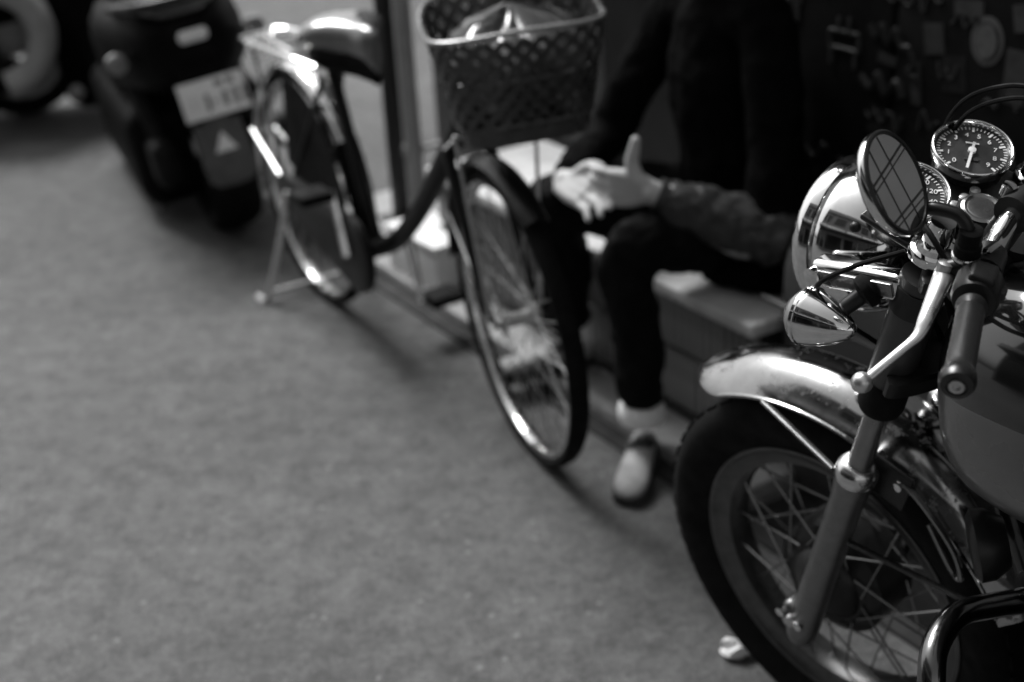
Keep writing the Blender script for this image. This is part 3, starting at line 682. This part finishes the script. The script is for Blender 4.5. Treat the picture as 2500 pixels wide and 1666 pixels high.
# ---- front wheel
WC = Vector((.0186, 0, .0083)); WX = S4 @ T(*WC)
def moto_wheel(name, mx, R=.308, rr=.2226, wd=.046):
    w = G().lathe([(rr-.002, -.030), (rr+.012, -.037), (rr+.035, -wd), (R-.030, -wd*1.02), (R-.012, -wd*.78), (R-.003, -wd*.40), (R, 0), (R-.003, wd*.40), (R-.012, wd*.78), (R-.030, wd*1.02), (rr+.035, wd), (rr+.012, .037), (rr-.002, .030)], ax=(0, 1, 0), seg=96, caps=False).build(name, 'black_rubber', mo)
    w.matrix_local = mx
    # tread blocks
    g = G(); g.box((R-.001, 0, 0), (.008, .012, .020)); t0 = None
    tb = []
    for row, y in enumerate((-.026, -.009, .009, .026)):
        for k in range(52):
            a = 2*pi*(k+.5*(row % 2))/52; hh = R-.0058-(.0045 if abs(y) > .02 else .0005); d = Vector((cos(a), 0, sin(a))); tt = Vector((-sin(a), 0, cos(a)))
            tb.append((d*hh+Vector((0, y, 0)), (d, Vector((0, 1, 0)), tt)))
    g = G()
    for c, ax in tb: g.box(c, (.009, .013, .024), ax=ax)
    tr = g.build('tread', 'black_rubber', w, smooth=False); tr['kind'] = 'stuff'
    g = G(); g.lathe([(rr-.030, -.022), (rr-.012, -.026), (rr-.004, -.034), (rr+.001, -.034), (rr+.002, -.029), (rr-.010, -.020), (rr-.010, .020), (rr+.002, .029), (rr+.001, .034), (rr-.004, .034), (rr-.012, .026), (rr-.030, .022), (rr-.034, .010), (rr-.034, -.010)], ax=(0, 1, 0), seg=96, closed=True); g.build('rim', 'rim_alloy', w)
    g = G(); g.lathe([(.012, -.075), (.03, -.07), (.075, -.062), (.088, -.05), (.09, -.03), (.09, .02), (.075, .03), (.06, .034), (.055, .045), (.03, .06), (.012, .07)], ax=(0, 1, 0), seg=48); h = g.build('hub', 'dark_metal', w)
    for side in (-1, 1):
        src = {}
        for k in range(18):
            a = 2*pi*k/18+(side > 0)*pi/18; q = k % 2; off = (1 if q else -1)*.75; rb = .066 if side > 0 else .088
            if q not in src:
                p0 = Vector((rb*cos(off), .036*side, rb*sin(off))); p1 = Vector((rr-.034, .008*side, 0))
                o = G().tube([p0, p1], .0017, 6).build('spoke', 'stanchion', w); src[q] = o; o.matrix_local = Matrix.Rotation(-a, 4, 'Y')
            else: inst(src[q], 'spoke', w, Matrix.Rotation(-a, 4, 'Y'))
    return w

moto_wheel('front_wheel', WX)
G().tube([(0.0, -.13, .0), (0, .125, 0)], .009, 12).build('axle', 'alloy', mo, S4 @ T(.012, 0, .006))
# ---- fork legs
for sgn in (1, -1):
    y = .098*sgn
    sl_ = G().lathe([(.008, -.045), (.018, -.04), (.022, -.03), (.0235, .0), (.0228, .02), (.0218, .26), (.0232, .29), (.0250, .315), (.0250, .332), (.024, .336)], (0, y, 0), (0, 0, 1), 32).build('fork_leg', 'fork_alloy', mo, S4)
    G().lathe([(.0255, .320), (.0275, .323), (.0275, .336), (.0255, .341), (.020, .347), (.0165, .349)], (0, y, 0), (0, 0, 1), 32).build('dust_seal', 'chrome_worn', sl_, S4)
    G().tube([(0, y, .34), (0, y, .49)], .0155, 28).build('stanchion', 'stanchion', sl_, S4)
    G().lathe([(.0165, .452), (.0255, .455), (.0280, .462), (.0280, .50), (.0265, .505)], (0, y, 0), (0, 0, 1), 32).build('lower_boot', 'black_rubber', sl_, S4)
    G().lathe([(.0235, .500), (.0260, .505), (.0265, .66), (.025, .668)], (0, y, 0), (0, 0, 1), 32).build('fork_cover', 'cover_grey', sl_, S4)
    G().lathe([(.022, .694), (.0265, .696), (.0275, .702), (.0255, .707), (.0215, .709), (.0205, .716), (.0155, .717), (.0150, .738), (.0135, .744), (.006, .7445)], (0, y, 0), (0, 0, 1), 32).build('top_nut', 'chrome', sl_, S4)
    g = G(); g.box((.012, y, .004), (.046, .038, .046), bev=.012); g.build('axle_clamp', 'fork_alloy', sl_, S4)
    for k in (-1, 1): G().lathe([(.0075, 0), (.0075, .010), (.002, .011)], (.012+.016*k, y+.018*sgn, .012), (0, sgn, 0), 6).build('bolt', 'chrome', sl_, S4)
# yokes
def yoke(u0, u1, m, name):
    g = G(); R_ = []
    for u, q in ((u0, .93), (u0+.004, 1.), (u1-.004, 1.), (u1, .93)):
        rg = []
        for k in range(40):
            a = 2*pi*k/40; x = .040*q*cos(a); y_ = .132*q*sin(a); x *= (1-.35*(abs(sin(a))**3)); rg.append((-.018+x, y_, u))
        R_.append(rg)
    return g.rings(R_).build(name, m, mo, S4)
yoke(.668, .692, 'dark_metal', 'top_yoke'); yoke(.505, .535, 'dark_metal', 'lower_yoke')
G().tube([(-.045, 0, .50), (-.045, 0, .70)], .03, 20).build('steering_stem', 'dark_metal', mo, S4)
# ---- mudguard
fg = fender_geo(tuple(WC), .3226, 34, 140, .064, .040, 64, tip=7).build('front_mudguard', 'chrome_fender', mo, S4)
for s in (-1, 1):
    e = .3232
    for a0, a1 in ((44, 140),):
        G().tube([WC+Vector((e*cos(radians(a)), .0635*s, e*sin(radians(a)))) for a in range(45, 141, 3)], .0028, 8).build('rolled_edge', 'chrome_fender', fg, S4)
    a = radians(61); G().tube([WC+Vector((.322*cos(a), .066*s, .322*sin(a))), Vector((.028, .104*s, .315))], .005, 8, flat=.7).build('stay', 'stanchion', fg, S4)
    a = radians(136); G().tube([WC+Vector((.322*cos(a), .066*s, .322*sin(a))), Vector((-.02, .098*s, .205))], .005, 8, flat=.7).build('stay', 'stanchion', fg, S4)
    g = G(); g.box((-.03, .075*s, .325), (.07, .006, .06), bev=.003); g.build('mounting_bracket', 'dark_metal', fg, S4)
    for k in (-1, 1): G().lathe([(.007, 0), (.007, .006), (.003, .008)], (-.03+.02*k, .078*s, .335), (0, s, 0), 6).build('bolt', 'chrome', fg, S4)
# loop of wire and cable beside the rear of the mudguard
G().tube(cr([(-.045, .075, .34), (-.085, .08, .335), (-.14, .078, .30), (-.165, .075, .262), (-.15, .07, .255), (-.10, .07, .30)], 8), .004, 8).build('cable_guide', 'stanchion', fg, S4)
# ---- headlight
HA = Vector((cos(radians(20)), 0, -sin(radians(20)))); HC = Vector((.160, 0, .566))
hl = G().lathe([(.004, -.128), (.03, -.126), (.055, -.114), (.074, -.092), (.086, -.062), (.0905, -.035), (.0915, -.019), (.0895, -.016)], HC, HA, 56).build('headlight', 'chrome', mo, S4)
G().lathe([(.0895, -.017), (.0945, -.015), (.0965, -.006), (.0955, .004), (.089, .012), (.084, .012), (.084, .002)], HC, HA, 56, caps=False).build('headlight_rim', 'chrome', hl, S4)
G().lathe([(.0845, .006), (.07, .018), (.045, .026), (.002, .030)], HC, HA, 48).build('lens', 'lens', hl, S4)
for s in (-1, 1):
    d = (Vector((.010, 0, .652))-Vector((.122, 0, .597))).normalized(); yv = Vector((0, 1, 0)); up_ = d.cross(yv)
    if up_.z < 0: up_ = -up_
    ear = G(); ear.box(Vector((.066, .108*s, .622)), (.128, .030, .034), ax=(d, yv, up_), bev=.009)
    ear = ear.build('headlight_bracket', 'chrome', mo, S4)
    g = G(); g.box(Vector((.066, .1245*s, .622)), (.108, .004, .017), ax=(d, yv, up_), bev=.0015); g.build('slot', 'stanchion', ear, S4)
    G().lathe([(.011, 0), (.011, .008), (.005, .010)], (.116, .122*s, .598), (0, s, 0), 16).build('bolt', 'chrome', ear, S4)
    G().tube([(.0, .098*s, .655), (.0, .098*s, .62)], .0285, 24).build('clamp_ring', 'dark_metal', ear, S4)
    # turn signal on its stalk
    LC = Vector((.066, .168*s, .590)); ts = G()
    ts.lathe([(.002, -.046), (.010, -.040), (.021, -.022), (.029, -.002), (.0325, .012), (.034, .017), (.033, .020)], LC, HA, 32)
    ts = ts.build('turn_signal', 'chrome', mo, S4)
    G().lathe([(.0325, .019), (.031, .028), (.020, .040), (.002, .044)], LC, HA, 32).build('lens', 'amber', ts, S4)
    G().lathe([(.0325, .0155), (.0352, .017), (.0352, .021), (.0325, .0225)], LC, HA, 32, caps=False, closed=True).build('rim', 'chrome', ts, S4)
    G().tube([LC+Vector((-.008, -.02*s, .01)), Vector((.045, .118*s, .627))], [.009, .011], 14).build('stalk', 'dark_metal', ts, S4)
    G().lathe([(.010, .004), (.019, .0), (.020, -.010), (.013, -.016)], Vector((.049, .128*s, .621)), (LC-Vector((.045, .118*s, .627))), 20).build('stalk_boot', 'black_rubber', ts, S4)
# ---- instruments
GN = Vector((-.03, .12, .992)).normalized()
def text_mesh(t, size):
    cu = bpy.data.curves.new('t', 'FONT'); cu.body = t; cu.size = size; cu.align_x = 'CENTER'; cu.align_y = 'CENTER'; cu.extrude = .00015
    o = bpy.data.objects.new('t', cu); scn.collection.objects.link(o)
    dg = bpy.context.evaluated_depsgraph_get(); me = bpy.data.meshes.new_from_object(o.evaluated_get(dg)); bpy.data.objects.remove(o); return me
def gauge(c, name, nums, needle, deg0, deg1):
    a, e1, e2 = basis(GN, (.56, -.83, 0)); e2 = -e2      # e1 = top of the dial, e2 = right hand side for the reader
    gh = G().lathe([(.004, -.062), (.030, -.060), (.038, -.050), (.0405, -.02), (.0415, -.010), (.0415, -.009)], c, GN, 48).build(name, 'gauge_shell', mo, S4)
    G().lathe([(.0405, -.012), (.0450, -.011), (.0462, -.005), (.0464, -.001), (.0458, .0016), (.0448, .0030), (.0436, .0030), (.0427, .0018), (.0420, -.001), (.0418, -.006)], c, GN, 72, caps=False).build('bezel', 'bezel', gh, S4, ang=60)
    G().lathe([(.0415, -.006), (.002, -.0058)], c, GN, 48).build('dial', 'dial', gh, S4)
    g = G(); n = 40
    for k in range(n+1):
        t = radians(deg0+(deg1-deg0)*k/n); d = e1*cos(t)+e2*sin(t); w = a.cross(d); L_ = .0072 if k % 5 == 0 else .004
        g.box(c+d*(.0395-L_/2)-a*.0048, (L_, .0026 if k % 5 == 0 else .0011, .0004), ax=(d, w, a))
    tk = g.build('dial_ticks', 'dial_white', gh, S4, smooth=False)
    for i, s in enumerate(nums):
        t = radians(deg0+(deg1-deg0)*i/(len(nums)-1)); d = e1*cos(t)+e2*sin(t); p = c+d*.0265-a*.0048
        me = text_mesh(s, .0095); mx = Matrix.Identity(4)
        for j, ax in enumerate((e2, e1, a)):
            for q in range(3): mx[q][j] = ax[q]
        mx.translation = p; me.transform(S4 @ mx); me.materials.clear(); me.materials.append(M['dial_white'])
        o = bpy.data.objects.new('numeral', me); scn.collection.objects.link(o); o.parent = gh
    t = radians(needle); d = e1*cos(t)+e2*sin(t); w = a.cross(d)
    g = G(); g.box(c+d*.009-a*.0022, (.044, .0032, .0006), ax=(d, w, a)); g.lathe([(.0045, -.003), (.0045, .0005), (.001, .001)], c-a*.0022, a, 18); g.build('needle', 'dial_white', gh, S4)
    g = G(); q = c-e1*.013-a*.0046; g.box(q, (.016, .005, .0005), ax=(e2, e1, a)); g.build('odometer', 'sticker_black', gh, S4, smooth=False)
    q = c+e1*.013-a*.0046; g = G(); g.box(q, (.015, .0022, .0004), ax=(e2, e1, a)); g.build('dial_legend', 'dial_white', gh, S4, smooth=False)
    # glass
    return gh
gauge(Vector((.068, .060, .722)), 'speedometer', ('0', '20', '40', '60', '80', '100', '120', '140', '160'), -140, -140, 140)
gauge(Vector((.068, -.060, .722)), 'rev_counter', ('0', '1', '2', '3', '4', '5', '6', '7', '8', '9'), -172, -135, 135)
g = G(); g.box((.045, 0, .688), (.10, .20, .008), bev=.003); g.build('instrument_bracket', 'dark_metal', mo, S4)
g = G(); g.lathe([(.024, .0), (.027, .004), (.027, .020), (.022, .026), (.016, .026)], (.002, .012, .690), GN, 32); ig = g.build('ignition_switch', 'black_plastic', mo, S4)
G().lathe([(.021, .0255), (.0225, .028), (.019, .0295), (.016, .028), (.014, .0285), (.002, .0285)], (.002, .012, .690), GN, 32).build('key_barrel', 'stanchion', ig, S4)
for k in range(4):
    q = Vector((.035, -.03+.02*k, .695)); G().lathe([(.006, -.002), (.006, .003), (.002, .005)], q, GN, 14).build('warning_lamp', 'lens', ig, S4)
# ---- handlebar
hbp = [(-.163, -.315, .775), (-.155, -.30, .771), (-.128, -.25, .763), (-.103, -.2, .757), (-.080, -.15, .752), (-.062, -.1, .757), (-.052, -.05, .768), (-.052, .05, .768), (-.062, .1, .757), (-.080, .15, .752), (-.103, .2, .757), (-.128, .25, .763), (-.155, .30, .771)]
hb = G().tube(cr(hbp, 6), .0111, 18).build('handlebar', 'chrome', mo, S4)
for s in (1, -1):
    # riser and clamp
    g = G(); g.tube([(-.035, .048*s, .69), (-.050, .048*s, .765)], .017, 18); g.tube([(-.052, .033*s, .768), (-.052, .063*s, .768)], .021, 20); g.build('riser', 'dark_metal', hb, S4)
    for k in (-1, 1): G().lathe([(.0075, 0), (.0075, .012), (.004, .013)], (-.052+.020*k, .048*s, .776), (-.05, 0, 1), 16).build('clamp_bolt', 'chrome', hb, S4)
    A0, A1 = Vector((-.100, .195*s, .7565)), Vector((-.157, .304*s, .7715)); ad = (A1-A0).normalized(); L_ = (A1-A0).length
    prof = [(.0115, 0), (.0150, .001), (.0152, .006), (.0134, .009)]
    prof += [(.0132+.0005*(k % 2), .012+(L_-.028)*k/18) for k in range(19)] + [(.0142, L_-.014), (.0145, L_-.010), (.011, L_-.006)]
    gr = G().lathe(prof, A0, ad, 28).build('grip', 'grip_rubber', hb, S4)
    G().lathe([(.010, -.010), (.0158, -.009), (.0168, -.004), (.0168, .003), (.0148, .008), (.010, .0095), (.0096, .008), (.005, .008)], A1, ad, 36).build('bar_end', 'bar_end', gr, S4)
    G().lathe([(.0070, .0075), (.0070, .0108), (.0040, .0110), (.0036, .0085), (.001, .0085)], A1, ad, 24).build('bar_end_bolt', 'alloy', gr, S4)
    # switch housing and perch
    B0, B1 = Vector((-.083, .155*s, .753)), Vector((-.0985, .19*s, .756)); bd_ = (B1-B0).normalized()
    sw = G().lathe([(.012, -.004), (.0215, -.003), (.0235, .002), (.0235, .030), (.021, .036), (.014, .038)], B0, bd_, 28).build('switch_housing', 'black_plastic', hb, S4)
    g = G(); _, f1, f2 = basis(bd_, (0, 0, 1)); g.box(B0+bd_*.018+f1*.020, (.030, .026, .014), ax=(bd_, f2, f1), bev=.004); g.build('switch', 'black_plastic', sw, S4)
    g = G(); g.box(B0+bd_*.016-f2*.022+f1*.004, (.012, .010, .012), ax=(bd_, f2, f1), bev=.003); g.build('button', 'grip_rubber', sw, S4)
    C0 = Vector((-.072, .130*s, .7535)); pc = G(); pc.tube([C0-Vector((-.006, .014*s, 0)), C0+Vector((-.006, .014*s, 0))], .0185, 24)
    pc.tube(cr([C0+Vector((.008, .0, -.003)), C0+Vector((.020, .004*s, -.014)), Vector((-.040, .142*s, .730))], 5), [.012, .011, .011, .010, .010, .010, .010, .010, .010, .010, .010], 12)
    pc = pc.build('lever_perch', 'dark_metal', hb, S4)
    for k, (dx, dz) in enumerate(((.0, .021), (.0, -.021))): G().lathe([(.005, -.008), (.005, .010), (.002, .011)], C0+Vector((dx, 0, dz)), (0, s, 0), 6).build('bolt', 'chrome', pc, S4)
    G().lathe([(.0105, -.010), (.0105, .011), (.006, .013)], Vector((-.041, .143*s, .727)), (.2, -.25*s, 1), 14).build('pivot_bolt', 'alloy', pc, S4)
    P = cr([(-.036, .132*s, .718), (-.045, .155*s, .727), (-.055, .18*s, .727), (-.066, .208*s, .722), (-.072, .225*s, .713), (-.070, .245*s, .704), (-.066, .265*s, .692), (-.062, .280*s, .680)], 6)
    n = len(P); rr_ = [.0125-.0045*min(1, (i/n)/.45) if i/n < .45 else .008-.0028*min(1, (i/n-.45)/.2) for i in range(n)]
    lv = G().tube(P, rr_, 16, flat=.62, up=(.3, .2*s, 1)).build('clutch_lever' if s > 0 else 'brake_lever', 'lever_alloy', hb, S4)
    G().ball((-.0600, .286*s, .675), .0112).build('lever_ball', 'lever_alloy', lv, S4)
# ---- mirror
mn = Vector((-.668, -.270, .694)).normalized(); mc = Vector((.016, .2, .836))
mi = G().lathe([(.004, -.020), (.020, -.019), (.040, -.014), (.0515, -.006), (.0535, -.002), (.0535, .002), (.052, .004)], mc, mn, 64).build('mirror', 'chrome', mo, S4)
G().lathe([(.0500, .0035), (.0530, .0030), (.0538, .0050), (.0520, .0068), (.0490, .0062), (.0485, .0045)], mc, mn, 64, caps=False, closed=True).build('mirror_rim', 'black_plastic', mi, S4)
G().lathe([(.0492, .0050), (.001, .0051)], mc, mn, 64).build('mirror_glass', 'mirror_glass', mi, S4)
for nm, wdt, a_, b_ in (('A', .0012, (.0493, .1986, .8756), (-.0132, .188, .8113)), ('A', .0012, (.0397, .2219, .8754), (-.0235, .2143, .8117)), ('A', .0012, (.0232, .2422, .8675), (-.0195, .2401, .8255)),  # reflected lattice drawn as thin dark strips on the glass
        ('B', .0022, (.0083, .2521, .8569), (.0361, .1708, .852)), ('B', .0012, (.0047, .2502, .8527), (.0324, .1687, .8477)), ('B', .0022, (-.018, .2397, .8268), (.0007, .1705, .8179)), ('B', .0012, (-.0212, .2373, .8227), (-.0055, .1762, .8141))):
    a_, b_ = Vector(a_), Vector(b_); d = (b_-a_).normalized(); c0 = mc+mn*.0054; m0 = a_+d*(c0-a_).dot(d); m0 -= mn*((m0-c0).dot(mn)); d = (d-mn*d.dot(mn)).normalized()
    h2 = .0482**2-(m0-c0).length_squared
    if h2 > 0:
        h = math.sqrt(h2); G().box(m0, (2*h, wdt, .0003), ax=(d, mn.cross(d), mn)).build('reflection_line', 'reflection_line' if nm == 'A' else 'reflection_line_b', mi, S4, smooth=False)
stp = [(-.057, .149, .772), (-.055, .150, .785), (-.049, .151, .799), (-.037, .153, .807), (-.0157, .1595, .8042), (-.003, .1622, .7973), (.0061, .1662, .796), (.018, .18, .80), (.028, .20, .815)]
G().tube(cr(stp, 6), .0068, 14).build('mirror_stem', 'dark_metal', mi, S4)
G().lathe([(.010, -.004), (.0135, -.002), (.0135, .016), (.0118, .018), (.0118, .034), (.009, .036)], (-.0580, .149, .764), (.1, .05, 1), 24).build('stem_boot', 'black_rubber', mi, S4)
G().lathe([(.0138, .0), (.0148, .001), (.0148, .004), (.0138, .005)], (-.0580, .149, .764), (.1, .05, 1), 24, caps=False, closed=True).build('stem_nut', 'chrome', mi, S4)
G().ball(mc-mn*.012+Vector((.006, .018, -.045)), .006).build('adjuster_knob', 'black_plastic', mi, S4)
# ---- cables
def cable(pts, r=.0035, xf=S4): return G().tube(cr(pts, 8), r, 8).build('cable', 'black_rubber', mo, xf)
cable([(.075, -.08, .58), (.11, -.08, .66), (.118, -.08, .709), (.112, -.08, .742), (.097, -.08, .770), (.070, -.08, .796), (.040, -.08, .813), (-.02, -.09, .822), (-.07, -.12, .80), (-.09, -.14, .765)], .003)
cable([(.065, -.075, .58), (.098, -.075, .66), (.105, -.075, .706), (.098, -.075, .738), (.083, -.075, .764), (.056, -.075, .790), (.026, -.075, .806), (-.03, -.085, .812), (-.075, -.115, .79), (-.09, -.135, .765)], .003)
cable([(-.040, .125, .722), (-.01, .10, .70), (.03, .06, .66), (.03, .03, .58), (-.06, .03, .50), (-.12, .03, .46)], .0035)
cable([(-.07, .145, .735), (-.03, .12, .70), (.01, .07, .65), (.04, .04, .60)], .004)
cable([(.05, -.05, .66), (.03, -.04, .60), (.0, -.06, .50), (-.03, -.07, .40), (-.04, -.075, .2), (-.03, -.075, .03)], .0045)
cable([(.05, .05, .66), (.06, .06, .60), (.03, .05, .55), (-.02, .04, .5)], .0045)

cable([(.02, .12, .70), (.06, .15, .665), (.10, .14, .60), (.09, .10, .54), (.05, .06, .50), (.0, .04, .48)], .003)
cable([(-.035, .138, .735), (.0, .13, .75), (.04, .10, .73), (.06, .06, .67), (.05, .03, .60)], .0032)
cable([(-.09, .165, .735), (-.06, .14, .70), (-.03, .10, .665), (-.03, .06, .60), (-.06, .04, .52)], .004)
G().lathe([(.004, .03), (.006, .022), (.009, .008), (.0095, 0)], (-.036, .130, .722), (.5, -.75, -.1), 14).build('cable_boot', 'black_rubber', mo, S4)
# ---- body: tank, seat, frame, engine
def tank_ring(x, hw, zb, zt, n=40):
    rg = []
    for k in range(n):
        a = 2*pi*k/n; c, s = cos(a), sin(a)
        y = hw*math.copysign(abs(c)**.62, c); z = (zb+zt)/2+(zt-zb)/2*math.copysign(abs(s)**.8, s)
        if z > (zb+zt)/2: y *= 1-.18*((z-(zb+zt)/2)/((zt-zb)/2))**2
        rg.append((x, YC+y, z))
    return rg
prof = [(-.243, .020, .745, .835), (-.246, .055, .705, .868), (-.256, .088, .675, .893), (-.278, .116, .653, .915), (-.32, .137, .643, .930), (-.39, .146, .640, .940), (-.48, .144, .645, .938), (-.58, .132, .66, .918), (-.68, .112, .68, .888), (-.76, .092, .70, .858), (-.80, .07, .72, .84), (-.81, .03, .75, .81)]
pa = cr([p[:3] for p in prof], 6); pb = cr([(p[3], 0, 0) for p in prof], 6)
tk = G().rings([tank_ring(a[0], a[1], a[2], b_[0], 72) for a, b_ in zip(pa, pb)]).build('fuel_tank', 'tank_grey', mo, ang=60)
tk.data.materials.append(M['tank_black'])
for p in tk.data.polygons:
    c = p.center
    if c.z > .806+max(0, .30+c.x)*.5: p.material_index = 1
fc = G().lathe([(.030, -.004), (.032, .004), (.030, .012), (.022, .016), (.002, .017)], (-.46, YC, .938), (-.05, 0, 1), 32).build('fuel_cap', 'chrome', tk)
for s in (-1, 1):
    R_ = []
    g = G(); g.box((-.56, YC+.138*s, .79), (.20, .012, .10), bev=.005); g.build('knee_pad', 'black_rubber', tk)
R_ = []
for x, hw, z0, z1 in ((-.74, .07, .76, .80), (-.78, .10, .75, .83), (-.95, .13, .74, .835), (-1.2, .14, .74, .835), (-1.42, .13, .745, .845), (-1.50, .10, .75, .85), (-1.53, .05, .77, .83)):
    R_.append([(x, YC+hw*math.copysign(abs(cos(2*pi*k/28))**.6, cos(2*pi*k/28)), (z0+z1)/2+(z1-z0)/2*math.copysign(abs(sin(2*pi*k/28))**.6, sin(2*pi*k/28))) for k in range(28)])
G().rings(R_).build('seat', 'black_rubber', mo)
fr = G()
fr.tube(cr([(-.225, YC, .74), (-.27, YC, .60), (-.33, YC, .45), (-.38, YC, .30), (-.46, YC, .22), (-.7, YC, .20), (-.95, YC, .22)], 6), .019, 14)
fr.tube(cr([(-.28, YC, .90), (-.26, YC, .80), (-.24, YC, .72)], 5), .036, 16)
fr.tube(cr([(-.27, YC, .80), (-.5, YC, .70), (-.85, YC, .70), (-1.3, YC, .72)], 6), .018, 12)
for s in (-1, 1):
    fr.tube(cr([(-.85, YC+.05*s, .68), (-.95, YC+.08*s, .5), (-.95, YC+.08*s, .25)], 5), .014, 10)
    fr.tube([(-.92, YC+.09*s, .30), (-1.38, YC+.11*s, .30)], .017, 10)
fr.build('frame', 'black_paint', mo)
eng = G(); eng.box((-.60, YC, .30), (.40, .24, .20), bev=.06); eng = eng.build('engine', 'engine_black', mo)
for k in range(9): g = G(); g.box((-.50, YC, .42+.022*k), (.17-.002*k, .19, .006), bev=.002); g.build('fin', 'engine_black', eng)
g = G(); g.box((-.50, YC, .51), (.12, .13, .22), bev=.02); g.build('cylinder', 'engine_black', eng)
for s in (-1, 1): G().lathe([(.09, 0), (.10, .012), (.09, .03), (.03, .036)], (-.62, YC+.115*s, .30), (0, s, 0), 32).build('crankcase_cover', 'alloy', eng)
ex = G(); ex.tube(cr([(-.43, YC-.02, .55), (-.36, YC-.04, .53), (-.335, YC-.07, .45), (-.37, YC-.10, .30), (-.5, YC-.14, .20), (-.8, YC-.16, .20), (-1.0, YC-.17, .24), (-1.5, YC-.18, .30)], 6), [.021]*30+[.03]*3+[.042]*10, 16); ex.build('exhaust', 'dark_chrome', mo)
gd = G(); gd.tube(cr([(-.335, YC, .477), (-.332, .0, .487), (-.333, .06, .514), (-.340, .12, .541), (-.354, .17, .538), (-.373, .20, .515), (-.39, .215, .45), (-.40, .205, .34), (-.41, .15, .25), (-.43, .05, .21), (-.44, YC, .205)], 8), .0155, 20); gd = gd.build('engine_guard', 'dark_chrome', mo)
gd2 = G(); gd2.tube(cr([(-.335, YC, .477), (-.332, -.084, .487), (-.333, -.144, .514), (-.345, -.22, .54), (-.37, -.28, .515), (-.39, -.295, .45), (-.40, -.285, .34), (-.41, -.23, .25), (-.43, -.13, .21), (-.44, YC, .205)], 8), .0155, 20); gd2.build('engine_guard', 'dark_chrome', mo)
G().tube([(-.337, -.05, .46), (-.337, -.02, .505)], .026, 14).build('guard_clamp', 'black_paint', gd)
hn = G().lathe([(.004, -.03), (.03, -.028), (.043, -.008), (.044, .008), (.036, .014), (.002, .016)], (-.30, .03, .57), (.6, .7, -.1), 28).build('horn', 'dark_metal', mo)
moto_wheel('rear_wheel', T(-1.39, YC, .305), .305, .2226, .055)
fender_geo((-1.39, YC, .305), .33, 35, 170, .075, .04, 36).build('rear_mudguard', 'chrome_fender', mo)
for s in (-1, 1): G().tube([(-1.36, YC+.13*s, .32), (-1.24, YC+.13*s, .68)], .024, 14).build('rear_shock', 'dark_metal', mo)
g = G(); g.tube(cr([(-.62, YC+.10, .20), (-.58, YC+.20, .10), (-.55, YC+.255, -.052)], 5), .011, 10); g.build('side_stand', 'dark_metal', mo)
g = G(); g.tube([(-.72, YC+.10, .24), (-.72, YC+.25, .24)], .018, 14); g.tube([(-.72, YC-.10, .24), (-.72, YC-.25, .24)], .018, 14); g.build('foot_peg', 'black_rubber', mo)
g = G(); g.box((-1.66, YC, .60), (.05, .10, .07), bev=.02); g.build('tail_light', 'amber', mo)
tag(WRAP.build('crumpled_wrapper', 'white_plastic', None, T(.347, 1.97, 0), smooth=False), 'small crumpled pale wrapper on the road beside the motorcycle tyre', 'wrapper')
